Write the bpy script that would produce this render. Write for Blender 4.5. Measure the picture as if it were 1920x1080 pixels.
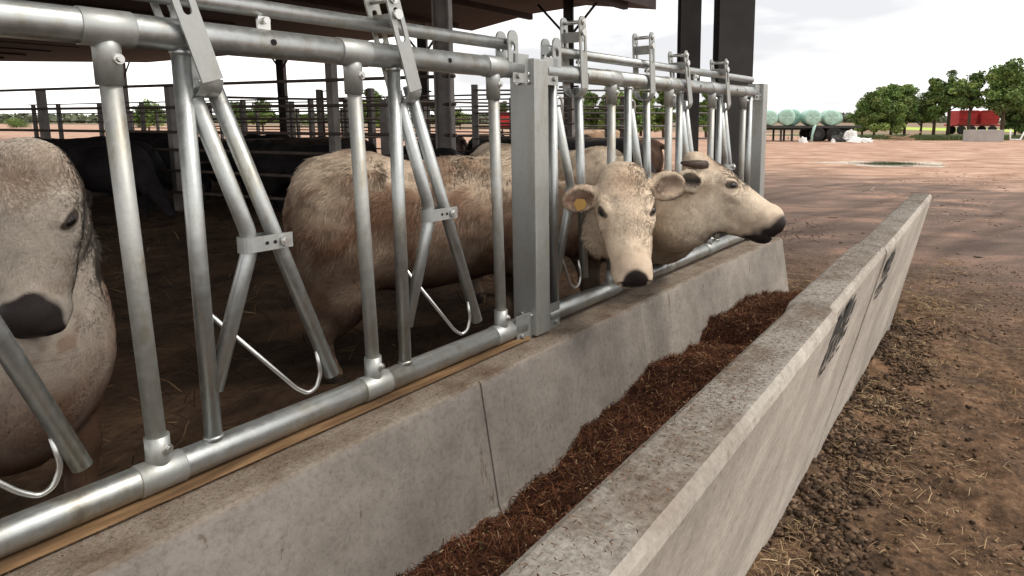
import bpy, bmesh, math, random
import numpy as np
from mathutils import Vector, Matrix, noise as mnoise
R_ = math.radians
random.seed(7); rng = np.random.default_rng(7)
scene = bpy.context.scene
for o in list(bpy.data.objects): bpy.data.objects.remove(o)

# ------------------------------------------------------------------ camera
F_PX, PX, PY = 1218.7, 1103.0, 396.5
cam_d = bpy.data.cameras.new("camera"); cam = bpy.data.objects.new("camera", cam_d)
scene.collection.objects.link(cam); scene.camera = cam
cam_d.sensor_width = 36; cam_d.lens = F_PX/1920*36
cam_d.shift_x = -(PX-960)/1920; cam_d.shift_y = -(540-PY)/1920
cam_d.clip_start = 0.05; cam_d.clip_end = 2000
CAM = Vector((1.7171, 0.0, 1.4911)); YAW, PITCH = 0.58537, 0.14083
cam.location = CAM
cam.rotation_euler = (math.pi/2-PITCH, 0, YAW)

# ------------------------------------------------------------------ world, sun, exposure
SUN_EL, SUN_AZ = R_(52), R_(62)      # azimuth from +Y towards +X
world = bpy.data.worlds.new("World"); scene.world = world; world.use_nodes = True
nt = world.node_tree; nt.nodes.clear()
def N(nt, t, **k):
    n = nt.nodes.new(t)
    for a, v in k.items():
        if a == 'inp':
            for kk, vv in v.items(): n.inputs[kk].default_value = vv
        else: setattr(n, a, v)
    return n
out = N(nt, 'ShaderNodeOutputWorld'); bg = N(nt, 'ShaderNodeBackground', inp={'Strength': 0.1})
sky = N(nt, 'ShaderNodeTexSky', sky_type='NISHITA', sun_disc=False, sun_elevation=SUN_EL, sun_rotation=SUN_AZ)
tc = N(nt, 'ShaderNodeTexCoord'); mp = N(nt, 'ShaderNodeMapping', inp={'Scale': (1.0, 1.0, 5.0), 'Location': (1.35, 0.4, 0.55)})
nz = N(nt, 'ShaderNodeTexNoise', inp={'Scale': 1.5, 'Detail': 5.0, 'Roughness': 0.5, 'Distortion': 0.4})
cr = N(nt, 'ShaderNodeValToRGB'); cr.color_ramp.elements[0].position = 0.38; cr.color_ramp.elements[1].position = 0.56
cr.color_ramp.elements[0].color = (0.47, 0.47, 0.48, 1); cr.color_ramp.elements[1].color = (1, 0.985, 0.955, 1)
ml = N(nt, 'ShaderNodeMix', data_type='RGBA', blend_type='MULTIPLY', inp={0: 1.0}); ml.inputs[7].default_value = (15, 15, 15, 1)
mx = N(nt, 'ShaderNodeMix', data_type='RGBA', inp={0: 0.94})
l = nt.links.new
l(tc.outputs['Generated'], mp.inputs['Vector']); l(mp.outputs['Vector'], nz.inputs['Vector']); l(nz.outputs['Fac'], cr.inputs['Fac'])
l(cr.outputs['Color'], ml.inputs[6]); l(sky.outputs['Color'], mx.inputs[6]); l(ml.outputs[2], mx.inputs[7])
l(mx.outputs[2], bg.inputs['Color']); l(bg.outputs[0], out.inputs['Surface'])
sd = bpy.data.lights.new("sun", 'SUN'); sd.energy = 1.3; sd.angle = R_(14); sd.color = (1.0, 0.93, 0.84)
so = bpy.data.objects.new("sun", sd); scene.collection.objects.link(so)
sdir = Vector((math.sin(SUN_AZ)*math.cos(SUN_EL), math.cos(SUN_AZ)*math.cos(SUN_EL), math.sin(SUN_EL)))
so.rotation_euler = (-sdir).to_track_quat('-Z', 'Y').to_euler(); so.location = (8, 4, 12)
scene.view_settings.view_transform = 'Standard'; scene.view_settings.look = 'None'
scene.view_settings.exposure = 0.35; scene.view_settings.gamma = 1.0
scene.cycles.max_bounces = 6; scene.cycles.diffuse_bounces = 3

# ------------------------------------------------------------------ materials
def new_mat(name):
    m = bpy.data.materials.new(name); m.use_nodes = True; nt = m.node_tree
    b = nt.nodes['Principled BSDF']; return m, nt, b
def ramp(nt, stops):
    r = nt.nodes.new('ShaderNodeValToRGB'); e = r.color_ramp.elements
    while len(e) > 1: e.remove(e[-1])
    e[0].position = stops[0][0]; e[0].color = (*stops[0][1], 1)
    for p, c in stops[1:]:
        q = e.new(p); q.color = (*c, 1)
    return r
def noise_n(nt, scale, detail=5, rough=0.55, vec=None, dist=0.0):
    n = nt.nodes.new('ShaderNodeTexNoise'); n.inputs['Scale'].default_value = scale
    n.inputs['Detail'].default_value = detail; n.inputs['Roughness'].default_value = rough; n.inputs['Distortion'].default_value = dist
    if vec: nt.links.new(vec, n.inputs['Vector'])
    return n
def coords(nt, kind='Object', scale=(1, 1, 1), rot=(0, 0, 0)):
    t = nt.nodes.new('ShaderNodeTexCoord'); m = nt.nodes.new('ShaderNodeMapping')
    if kind == 'World':
        g = nt.nodes.new('ShaderNodeNewGeometry'); nt.links.new(g.outputs['Position'], m.inputs['Vector'])
    else: nt.links.new(t.outputs[kind], m.inputs['Vector'])
    m.inputs['Scale'].default_value = scale; m.inputs['Rotation'].default_value = rot
    return m.outputs['Vector']
def bump(nt, b, h, strength=0.3, dist=0.01):
    n = nt.nodes.new('ShaderNodeBump'); n.inputs['Strength'].default_value = strength; n.inputs['Distance'].default_value = dist
    nt.links.new(h, n.inputs['Height']); nt.links.new(n.outputs[0], b.inputs['Normal']); return n
def mixc(nt, fac, a, b_, mode='MIX'):
    m = nt.nodes.new('ShaderNodeMix'); m.data_type = 'RGBA'; m.blend_type = mode
    for s, v in ((0, fac), (6, a), (7, b_)):
        if hasattr(v, 'is_linked') or hasattr(v, 'links'): nt.links.new(v, m.inputs[s])
        elif s == 0: m.inputs[0].default_value = v
        else: m.inputs[s].default_value = (*v, 1)
    return m.outputs[2]
def simple(name, stops, scale=8, rough=0.8, metal=0.0, bumps=0.2, bdist=0.01, stretch=(1, 1, 1), kind='Object', spec=0.3):
    m, nt, b = new_mat(name); v = coords(nt, kind, stretch)
    n = noise_n(nt, scale, 6, 0.6, v); r = ramp(nt, stops); nt.links.new(n.outputs['Fac'], r.inputs['Fac'])
    nt.links.new(r.outputs[0], b.inputs['Base Color']); b.inputs['Roughness'].default_value = rough; b.inputs['Metallic'].default_value = metal
    b.inputs['Specular IOR Level'].default_value = spec
    if bumps: bump(nt, b, n.outputs['Fac'], bumps, bdist)
    return m
def galv(name, lo, hi, dirt=0.5, rough=(0.3, 0.48), metal=0.88):
    m, nt, b = new_mat(name); v = coords(nt, 'World')
    n1 = noise_n(nt, 38, 7, 0.78, v); n2 = noise_n(nt, 90, 3, 0.6, v); n3 = noise_n(nt, 9, 6, 0.75, coords(nt, 'World', (1, 1, .35)))
    r = ramp(nt, [(0.2, lo), (0.8, hi)]); nt.links.new(n1.outputs['Fac'], r.inputs['Fac'])
    r2 = ramp(nt, [(0.50, (1, 1, 1)), (0.60, (0.86, 0.80, 0.70)), (0.72, (0.50, 0.40, 0.29))]); nt.links.new(n3.outputs['Fac'], r2.inputs['Fac'])
    c = mixc(nt, dirt, r.outputs[0], r2.outputs[0], 'MULTIPLY'); nt.links.new(c, b.inputs['Base Color'])
    rr = nt.nodes.new('ShaderNodeMapRange'); nt.links.new(n1.outputs['Fac'], rr.inputs[0])
    rr.inputs[1].default_value = .3; rr.inputs[2].default_value = .7; rr.inputs[3].default_value = rough[0]; rr.inputs[4].default_value = rough[1]; nt.links.new(rr.outputs[0], b.inputs['Roughness'])
    b.inputs['Metallic'].default_value = metal; bump(nt, b, n2.outputs['Fac'], 0.12, 0.002)
    return m
M = {}
M['galv'] = galv('galvanised_pipe', (0.36, 0.375, 0.37), (0.57, 0.585, 0.575), 0.75, (0.32, 0.50))
M['galv_dirty'] = galv('galvanised_dirty', (0.36, 0.36, 0.34), (0.56, 0.56, 0.53), 0.95, (0.42, 0.62), 0.7)
M['galv_plate'] = galv('galvanised_plate', (0.38, 0.39, 0.38), (0.50, 0.51, 0.49), 0.5, (0.4, 0.55), 0.7)
M['bolt'] = galv('bright_bolt', (0.6, 0.6, 0.58), (0.75, 0.75, 0.72), 0.2, (0.25, 0.4), 0.9)
M['black'] = simple('black_hole', [(0, (0.01, 0.01, 0.01)), (1, (0.02, 0.02, 0.02))], rough=0.9, bumps=0)
M['pen_steel'] = simple('pen_steel', [(0.35, (0.06, 0.042, 0.036)), (0.65, (0.11, 0.08, 0.066))], 6, 0.7, 0.2, 0.1)
M['pen_post'] = simple('pen_post_galvanised', [(0.3, (0.12, 0.105, 0.095)), (0.7, (0.22, 0.20, 0.185))], 5, 0.6, 0.3, 0.1)
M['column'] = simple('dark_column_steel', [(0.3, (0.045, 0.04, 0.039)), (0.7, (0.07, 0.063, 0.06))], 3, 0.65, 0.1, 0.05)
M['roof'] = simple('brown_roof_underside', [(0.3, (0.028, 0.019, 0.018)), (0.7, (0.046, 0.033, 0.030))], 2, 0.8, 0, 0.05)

def concrete_mat(name, tint, rough_top):
    m, nt, b = new_mat(name); v = coords(nt, 'World')
    big = noise_n(nt, 1.6, 5, 0.55, v, 0.3); med = noise_n(nt, 9, 6, 0.7, v); fine = noise_n(nt, 60, 5, 0.7, v)
    r = ramp(nt, [(0.34, tuple(c*0.74 for c in tint)), (0.64, tuple(c*1.14 for c in tint))]); nt.links.new(big.outputs['Fac'], r.inputs['Fac'])
    r2 = ramp(nt, [(0.35, (0.78, 0.76, 0.74)), (0.62, (1.06, 1.05, 1.04))]); nt.links.new(med.outputs['Fac'], r2.inputs['Fac'])
    c = mixc(nt, 0.8, r.outputs[0], r2.outputs[0], 'MULTIPLY')
    # dark pits and smears running down the face
    sm = noise_n(nt, 16, 4, 0.75, coords(nt, 'World', (1, 1.6, 0.45)), 0.8)
    r3 = ramp(nt, [(0.60, (1, 1, 1)), (0.66, (0.86, 0.82, 0.77)), (0.71, (0.42, 0.36, 0.31))]); nt.links.new(sm.outputs['Fac'], r3.inputs['Fac'])
    c = mixc(nt, 0.85, c, r3.outputs[0], 'MULTIPLY')
    r4 = ramp(nt, [(0.36, (0.80, 0.78, 0.76)), (0.5, (1, 1, 1)), (0.7, (1.08, 1.07, 1.06))]); nt.links.new(fine.outputs['Fac'], r4.inputs['Fac'])
    c = mixc(nt, 0.9, c, r4.outputs[0], 'MULTIPLY')
    # upward faces: brown dust, weathered aggregate
    g = nt.nodes.new('ShaderNodeNewGeometry'); sx = nt.nodes.new('ShaderNodeSeparateXYZ'); nt.links.new(g.outputs['True Normal'], sx.inputs[0])
    mr = nt.nodes.new('ShaderNodeMapRange'); nt.links.new(sx.outputs['Z'], mr.inputs[0]); mr.inputs[1].default_value = 0.5; mr.inputs[2].default_value = 0.9
    topn = noise_n(nt, 85, 6, 0.8, v); mott = noise_n(nt, 5, 5, 0.65, v)
    r5 = ramp(nt, rough_top); nt.links.new(topn.outputs['Fac'], r5.inputs['Fac'])
    r6 = ramp(nt, [(0.42, (1.12, 1.1, 1.08)), (0.52, (0.88, 0.83, 0.78)), (0.66, (0.55, 0.43, 0.35))]); nt.links.new(mott.outputs['Fac'], r6.inputs['Fac'])
    tc_ = mixc(nt, 0.9, r5.outputs[0], r6.outputs[0], 'MULTIPLY')
    c = mixc(nt, mr.outputs[0], c, tc_)
    nt.links.new(c, b.inputs['Base Color']); b.inputs['Roughness'].default_value = 0.88; b.inputs['Specular IOR Level'].default_value = 0.25
    ad = nt.nodes.new('ShaderNodeMath'); ad.operation = 'ADD'; nt.links.new(fine.outputs['Fac'], ad.inputs[0]); nt.links.new(topn.outputs['Fac'], ad.inputs[1])
    bump(nt, b, ad.outputs[0], 0.35, 0.006)
    return m
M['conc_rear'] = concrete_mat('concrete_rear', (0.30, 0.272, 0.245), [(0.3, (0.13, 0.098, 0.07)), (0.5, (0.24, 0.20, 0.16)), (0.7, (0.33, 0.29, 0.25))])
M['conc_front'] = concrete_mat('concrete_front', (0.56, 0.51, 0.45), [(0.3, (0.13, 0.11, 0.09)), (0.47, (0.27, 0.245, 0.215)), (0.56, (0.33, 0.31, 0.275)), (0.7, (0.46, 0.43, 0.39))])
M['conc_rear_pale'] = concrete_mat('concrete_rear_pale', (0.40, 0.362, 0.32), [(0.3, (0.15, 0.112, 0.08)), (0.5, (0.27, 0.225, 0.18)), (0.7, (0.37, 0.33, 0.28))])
M['stencil'] = simple('black_stencil_paint', [(0.4, (0.025, 0.024, 0.023)), (0.7, (0.10, 0.095, 0.09))], 50, 0.8, 0, 0)
M['wood'] = simple('stained_timber', [(0.3, (0.07, 0.04, 0.021)), (0.5, (0.16, 0.092, 0.043)), (0.70, (0.28, 0.17, 0.085))], 12, 0.85, 0, 0.4, 0.004, (3, .35, 3), 'World')

def attr_mat(name, rough=0.9, spec=0.15, var=0.35, scale=40, nrm=False, sheen=0):
    m, nt, b = new_mat(name); a = nt.nodes.new('ShaderNodeAttribute'); a.attribute_name = 'Col'
    n = noise_n(nt, scale, 4, 0.65, coords(nt, 'Object')); r = ramp(nt, [(0.3, (1-var,)*3), (0.7, (1+var*0.6,)*3)]); nt.links.new(n.outputs['Fac'], r.inputs['Fac'])
    c = mixc(nt, 1.0, a.outputs['Color'], r.outputs[0], 'MULTIPLY'); nt.links.new(c, b.inputs['Base Color'])
    b.inputs['Roughness'].default_value = rough; b.inputs['Specular IOR Level'].default_value = spec
    if nrm:
        an = nt.nodes.new('ShaderNodeAttribute'); an.attribute_name = 'nrm'
        vt = nt.nodes.new('ShaderNodeVectorTransform'); vt.vector_type = 'NORMAL'; vt.convert_from = 'OBJECT'; vt.convert_to = 'WORLD'
        mr = nt.nodes.new('ShaderNodeMapRange'); nt.links.new(a.outputs['Fac'], mr.inputs[0]); mr.inputs[1].default_value = .03; mr.inputs[2].default_value = .09; mr.inputs[3].default_value = .42; mr.inputs[4].default_value = rough
        nt.links.new(mr.outputs[0], b.inputs['Roughness']); bp = nt.nodes.new('ShaderNodeBump'); bp.inputs['Strength'].default_value = .35; bp.inputs['Distance'].default_value = .004; pn = noise_n(nt, 130, 3, .6, coords(nt, 'Object'))
        nt.links.new(pn.outputs['Fac'], bp.inputs['Height']); nt.links.new(an.outputs['Vector'], vt.inputs[0]); nt.links.new(vt.outputs[0], bp.inputs['Normal']); nt.links.new(bp.outputs[0], b.inputs['Normal'])
    return m
M['fur'] = attr_mat('cow_coat', 0.85, 0.12, 0.16, 22, nrm=True)
M['litter'] = attr_mat('straw_and_clods', 0.95, 0.1, 0.25, 60)
M['leaf'] = attr_mat('leaves', 0.6, 0.3, 0.25, 3)
M['bark'] = simple('bark', [(0.3, (0.05, 0.035, 0.022)), (0.7, (0.12, 0.09, 0.065))], 12, 0.9, 0, 0.5)
m, nt_, b = new_mat('dark_coat'); oi = nt_.nodes.new('ShaderNodeObjectInfo'); n = noise_n(nt_, 7, 5, 0.6, coords(nt_))
r = ramp(nt_, [(0.3, (0.55,)*3), (0.7, (1.5,)*3)]); nt_.links.new(n.outputs['Fac'], r.inputs['Fac'])
nt_.links.new(mixc(nt_, 1.0, oi.outputs['Color'], r.outputs[0], 'MULTIPLY'), b.inputs['Base Color']); b.inputs['Roughness'].default_value = 0.75
b.inputs['Specular IOR Level'].default_value = 0.2
M['dark_coat'] = m
m, nt_, b = new_mat('eye_gloss'); b.inputs['Base Color'].default_value = (0.008, 0.006, 0.005, 1); b.inputs['Roughness'].default_value = 0.22; M['eye'] = m
M['horn'] = simple('horn', [(0.3, (0.04, 0.026, 0.02)), (0.7, (0.10, 0.065, 0.048))], 20, 0.5, 0, 0.2)
M['tag'] = simple('yellow_tag', [(0.3, (0.26, 0.14, 0.028)), (0.7, (0.40, 0.23, 0.05))], 20, 0.5, 0, 0.1)

# ------------------------------------------------------------------ object helpers
def tag(o, label=None, cat=None, group=None, kind=None):
    if label: o['label'] = label
    if cat: o['category'] = cat
    if group: o['group'] = group
    if kind: o['kind'] = kind
    return o
def empty(name, loc=(0, 0, 0), rz=0.0, **k):
    o = bpy.data.objects.new(name, None); scene.collection.objects.link(o); o.location = loc; o.rotation_euler = (0, 0, rz)
    o.empty_display_size = 0.1
    return tag(o, **k)
class MB:
    def __init__(s): s.v = []; s.f = []; s.c = []; s.sm = []
    def add(s, verts, faces, col=None, smooth=False):
        o = len(s.v); s.v += [tuple(v) for v in verts]; s.f += [tuple(i+o for i in f) for f in faces]
        s.c += [col or (1, 1, 1)]*len(verts); s.sm += [smooth]*len(faces)
    def box(s, c, size, rot=None, bev=0.0):
        hx, hy, hz = [k/2 for k in size]; b = min(bev, hx*.9, hy*.9, hz*.9)
        bm = bmesh.new(); bmesh.ops.create_cube(bm, size=1)
        for v in bm.verts: v.co = Vector((v.co.x*2*hx, v.co.y*2*hy, v.co.z*2*hz))
        if b > 0: bmesh.ops.bevel(bm, geom=bm.edges[:], offset=b, segments=2, profile=0.7, affect='EDGES')
        bm.verts.index_update()
        mt = (rot if rot is not None else Matrix.Identity(3))
        s.add([mt @ v.co + Vector(c) for v in bm.verts], [[v.index for v in f.verts] for f in bm.faces]); bm.free()
    def tube(s, pts, r, seg=20, bend=0.0, cap=True, open_end=False):
        pts = [Vector(p) for p in pts]
        if bend > 0 and len(pts) > 2:
            q = [pts[0]]
            for i in range(1, len(pts)-1):
                a, b_, c = pts[i-1], pts[i], pts[i+1]; d1 = (a-b_).normalized(); d2 = (c-b_).normalized()
                t = min(bend, (a-b_).length*.45, (c-b_).length*.45)
                for k in range(9):
                    u = k/8; q.append((b_+d1*t)*(1-u)**2 + b_*2*u*(1-u) + (b_+d2*t)*u*u)
            q.append(pts[-1]); pts = q
        rad = r if isinstance(r, (list, tuple)) else [r]*len(pts)
        T = [(pts[min(i+1, len(pts)-1)]-pts[max(i-1, 0)]).normalized() for i in range(len(pts))]
        up = Vector((0, 0, 1)) if abs(T[0].z) < 0.9 else Vector((1, 0, 0))
        n = (up - T[0]*up.dot(T[0])).normalized(); V = []; Fc = []
        for i, p in enumerate(pts):
            n = (n - T[i]*n.dot(T[i])).normalized(); b_ = T[i].cross(n)
            for k in range(seg):
                a = 2*math.pi*k/seg; V.append(p + (n*math.cos(a)+b_*math.sin(a))*rad[i])
        for i in range(len(pts)-1):
            for k in range(seg):
                k2 = (k+1) % seg; Fc.append((i*seg+k, i*seg+k2, (i+1)*seg+k2, (i+1)*seg+k))
        s.add(V, Fc, smooth=True)
        o = len(s.v)-len(V)
        if cap:
            s.f.append(tuple(o+k for k in reversed(range(seg)))); s.sm.append(False)
            e = o+(len(pts)-1)*seg
            if open_end:
                ring = [pts[-1]+(s_-pts[-1])*0.86 for s_ in V[-seg:]]; inn = [q_-T[-1]*0.02 for q_ in ring]; o2 = len(s.v)
                s.v += [tuple(x) for x in ring+inn]; s.c += [(1, 1, 1)]*(2*seg)
                for k in range(seg):
                    k2 = (k+1) % seg
                    s.f.append((e+k, e+k2, o2+k2, o2+k)); s.sm.append(False)
                    s.f.append((o2+k, o2+k2, o2+seg+k2, o2+seg+k)); s.sm.append(False)
                s.f.append(tuple(o2+seg+k for k in range(seg))); s.sm.append(False)
            else: s.f.append(tuple(e+k for k in range(seg))); s.sm.append(False)
    def cyl(s, a, b, r, seg=16, r2=None): s.tube([a, b], [r, r if r2 is None else r2], seg)
    def build(s, name, mat, parent=None, col=False, **k):
        me = bpy.data.meshes.new(name); me.from_pydata(s.v, [], s.f); me.validate(clean_customdata=False)
        if len(me.polygons) == len(s.sm): me.polygons.foreach_set('use_smooth', s.sm)
        if col:
            at = me.color_attributes.new('Col', 'FLOAT_COLOR', 'POINT')
            at.data.foreach_set('color', np.array([(*c, 1) for c in s.c], dtype=np.float32).ravel())
        me.materials.append(mat if not isinstance(mat, str) else M[mat]); me.update()
        o = bpy.data.objects.new(name, me); scene.collection.objects.link(o)
        if parent: o.parent = parent
        return tag(o, **k)
def np_mesh(name, V, Fq, mat, parent=None, smooth=True, attrs=None, **k):
    me = bpy.data.meshes.new(name); V = np.asarray(V, np.float32); Fq = np.asarray(Fq, np.int32); n = Fq.shape[1]
    me.vertices.add(len(V)); me.vertices.foreach_set('co', V.ravel())
    me.loops.add(Fq.size); me.loops.foreach_set('vertex_index', Fq.ravel())
    me.polygons.add(len(Fq)); me.polygons.foreach_set('loop_start', np.arange(0, Fq.size, n, dtype=np.int32))
    me.polygons.foreach_set('use_smooth', np.full(len(Fq), smooth))
    me.update(calc_edges=True)
    for an, (typ, data) in (attrs or {}).items():
        if typ == 'C':
            at = me.color_attributes.new(an, 'FLOAT_COLOR', 'POINT'); d = np.ones((len(V), 4), np.float32); d[:, :3] = data; at.data.foreach_set('color', d.ravel())
        else:
            at = me.attributes.new(an, 'FLOAT_VECTOR', 'POINT'); at.data.foreach_set('vector', np.asarray(data, np.float32).ravel())
    me.materials.append(M[mat] if isinstance(mat, str) else mat)
    o = bpy.data.objects.new(name, me); scene.collection.objects.link(o)
    if parent: o.parent = parent
    return tag(o, **k)
def tris_to_quads(F3): return np.column_stack([F3, F3[:, 2:3]])

# ------------------------------------------------------------------ ground (structure)
def ground_mat():
    m, nt, b = new_mat('yard_earth'); v = coords(nt, 'World')
    g = nt.nodes.new('ShaderNodeNewGeometry'); sx = nt.nodes.new('ShaderNodeSeparateXYZ'); nt.links.new(g.outputs['Position'], sx.inputs[0])
    st = coords(nt, 'World', (1, 1, 1), (0, 0, -YAW)); ms = nt.nodes.new('ShaderNodeMapping'); nt.links.new(st, ms.inputs[0]); ms.inputs['Scale'].default_value = (0.62, 1.15, 1)
    w = noise_n(nt, 0.35, 5, 0.6, v); w2 = noise_n(nt, 1.1, 6, 0.65, ms.outputs[0], 0.5); fine = noise_n(nt, 18, 8, 0.75, v); mid = noise_n(nt, 3.2, 6, 0.7, v)
    near = ramp(nt, [(0.30, (0.050, 0.033, 0.022)), (0.44, (0.115, 0.074, 0.048)), (0.56, (0.20, 0.128, 0.082)), (0.70, (0.34, 0.225, 0.145))]); nt.links.new(fine.outputs['Fac'], near.inputs['Fac'])
    nearb = ramp(nt, [(0.38, (0.6, 0.6, 0.6)), (0.62, (1.35, 1.25, 1.15))]); nt.links.new(mid.outputs['Fac'], nearb.inputs['Fac'])
    nc = mixc(nt, 0.9, near.outputs[0], nearb.outputs[0], 'MULTIPLY')
    midc = ramp(nt, [(0.34, (0.115, 0.080, 0.064)), (0.5, (0.185, 0.130, 0.104)), (0.60, (0.27, 0.175, 0.132)), (0.70, (0.42, 0.265, 0.185))]); nt.links.new(w2.outputs['Fac'], midc.inputs['Fac'])
    midf = ramp(nt, [(0.35, (0.75, 0.75, 0.75)), (0.65, (1.15, 1.15, 1.15))]); nt.links.new(fine.outputs['Fac'], midf.inputs['Fac'])
    mc = mixc(nt, 0.8, midc.outputs[0], midf.outputs[0], 'MULTIPLY')
    farc = ramp(nt, [(0.34, (0.26, 0.15, 0.10)), (0.48, (0.40, 0.245, 0.17)), (0.66, (0.56, 0.38, 0.29))]); nt.links.new(w2.outputs['Fac'], farc.inputs['Fac'])
    fc = mixc(nt, 0.5, farc.outputs[0], midf.outputs[0], 'MULTIPLY')
    # distance bands (along Y), warped by noise
    def band(a, b_, wob):
        ad = nt.nodes.new('ShaderNodeMath'); ad.operation = 'MULTIPLY_ADD'; nt.links.new(w.outputs['Fac'], ad.inputs[0]); ad.inputs[1].default_value = wob; nt.links.new(sx.outputs['Y'], ad.inputs[2])
        ad2 = nt.nodes.new('ShaderNodeMath'); ad2.operation = 'MULTIPLY_ADD'; nt.links.new(w2.outputs['Fac'], ad2.inputs[0]); ad2.inputs[1].default_value = wob*.5; nt.links.new(ad.outputs[0], ad2.inputs[2])
        r = nt.nodes.new('ShaderNodeMapRange'); nt.links.new(ad2.outputs[0], r.inputs[0]); r.inputs[1].default_value = a+wob*.75; r.inputs[2].default_value = b_+wob*.75; return r.outputs[0]
    tv = coords(nt, 'World', (1, 1, 1), (0, 0, .22)); wv = nt.nodes.new('ShaderNodeTexWave'); wv.bands_direction = 'X'; nt.links.new(tv, wv.inputs['Vector'])
    wv.inputs['Scale'].default_value = .16; wv.inputs['Distortion'].default_value = 2.2; wv.inputs['Detail'].default_value = 3; wv.inputs['Detail Scale'].default_value = .6
    tr = ramp(nt, [(0.70, (1, 1, 1)), (0.82, (0.72, 0.70, 0.68)), (0.92, (0.80, 0.78, 0.76)), (1.0, (1.15, 1.12, 1.1))]); nt.links.new(wv.outputs['Fac'], tr.inputs['Fac'])
    mc = mixc(nt, .7, mc, tr.outputs[0], 'MULTIPLY'); nc = mixc(nt, .35, nc, tr.outputs[0], 'MULTIPLY')
    c = mixc(nt, band(4.5, 7.5, 4), nc, mc); c = mixc(nt, band(15, 21, 9), c, fc)
    fieldc = ramp(nt, [(0.4, (0.19, 0.14, 0.09)), (0.6, (0.27, 0.195, 0.13))]); nt.links.new(w.outputs['Fac'], fieldc.inputs['Fac'])
    c = mixc(nt, band(68, 74, 8), c, fieldc.outputs[0])
    nt.links.new(c, b.inputs['Base Color']); b.inputs['Roughness'].default_value = 0.95; b.inputs['Specular IOR Level'].default_value = 0.15
    bump(nt, b, fine.outputs['Fac'], 0.9, 0.03); return m
M['ground'] = ground_mat()
def gz(x, y):
    k = max(0, min(1, (6.9-x)/1.5, (7.9-y)/2, (y+1.4)))
    z = k*(0.045*mnoise.noise(Vector((x*1.3, y*1.3, 0)))+0.03*mnoise.noise(Vector((x*6, y*6, 3)))+0.016*mnoise.noise(Vector((x*17, y*17, 7))))
    d = x-(1.07-0.01*y)
    if -.1 < d < 0.35 and y < 5.2: z += 0.05*(1-max(d, 0)/0.35)*(0.6+mnoise.noise(Vector((x*5, y*5, 9))))
    return z
def ground_sheet():
    # one sheet: fine grid near the camera, wide skirts out to the horizon
    xs = np.concatenate([[-900, -300, -100, -40, -15, -6], np.linspace(-2, 7, 226), [12, 30, 100, 300, 900]])
    ys = np.concatenate([[-900, -300, -60, -15, -4], np.linspace(-1.5, 8, 238), [10, 13, 18, 25, 40, 70, 150, 400, 1500]])
    X, Y = np.meshgrid(xs, ys, indexing='ij'); Z = np.zeros_like(X)
    for i in range(X.shape[0]):
        for j in range(X.shape[1]):
            x, y = X[i, j], Y[i, j]
            if 1.0 < x < 6.9 and -1.4 < y < 7.9 or (y > 5.0 and -2 < x < 6.9 and y < 7.9):
                Z[i, j] = gz(x, y)
            if y > 8 and y < 70 and abs(x) < 100: Z[i, j] = 0.0
    nx, ny = X.shape; idx = np.arange(nx*ny).reshape(nx, ny)
    Fq = np.stack([idx[:-1, :-1], idx[1:, :-1], idx[1:, 1:], idx[:-1, 1:]], -1).reshape(-1, 4)
    np_mesh('ground', np.stack([X, Y, Z], -1).reshape(-1, 3), Fq, 'ground', kind='structure')
ground_sheet()
# straw bedding floor under the barn
m, nt_, b = new_mat('straw_bedding'); v = coords(nt_, 'World')
n1 = noise_n(nt_, 2.5, 6, 0.65, v); n2 = noise_n(nt_, 30, 6, 0.8, coords(nt_, 'World', (1, .4, 1), (0, 0, .6)))
r1 = ramp(nt_, [(0.35, (0.048, 0.029, 0.018)), (0.6, (0.12, 0.07, 0.041)), (0.75, (0.20, 0.122, 0.072))]); r2 = ramp(nt_, [(0.35, (0.55,)*3), (0.6, (1.0,)*3), (0.72, (2.2, 2.0, 1.6))])
nt_.links.new(n1.outputs['Fac'], r1.inputs['Fac']); nt_.links.new(n2.outputs['Fac'], r2.inputs['Fac'])
nt_.links.new(mixc(nt_, 1, r1.outputs[0], r2.outputs[0], 'MULTIPLY'), b.inputs['Base Color']); b.inputs['Roughness'].default_value = 0.95
b.inputs['Specular IOR Level'].default_value = 0.15; bump(nt_, b, n2.outputs['Fac'], 1.0, 0.03); M['bedding'] = m
xs = np.linspace(-22, -0.16, 220); ys = np.linspace(-3, 16.4, 196); X, Y = np.meshgrid(xs, ys, indexing='ij'); Z = np.zeros_like(X)
for i in range(len(xs)):
    for j in range(len(ys)):
        lim = 5.25 if xs[i] > -1.5 else 5.25+2.5*(-1.5-xs[i])
        Z[i, j] = (-.12 if ys[j] > lim else 0)+0.06+0.07*mnoise.noise(Vector((X[i, j]*.9, Y[i, j]*.9, 2)))+0.03*mnoise.noise(Vector((X[i, j]*4, Y[i, j]*4, 5)))
idx = np.arange(X.size).reshape(X.shape)
np_mesh('bedding_floor', np.stack([X, Y, Z], -1).reshape(-1, 3), np.stack([idx[:-1, :-1], idx[1:, :-1], idx[1:, 1:], idx[:-1, 1:]], -1).reshape(-1, 4), 'bedding', kind='structure')

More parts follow.
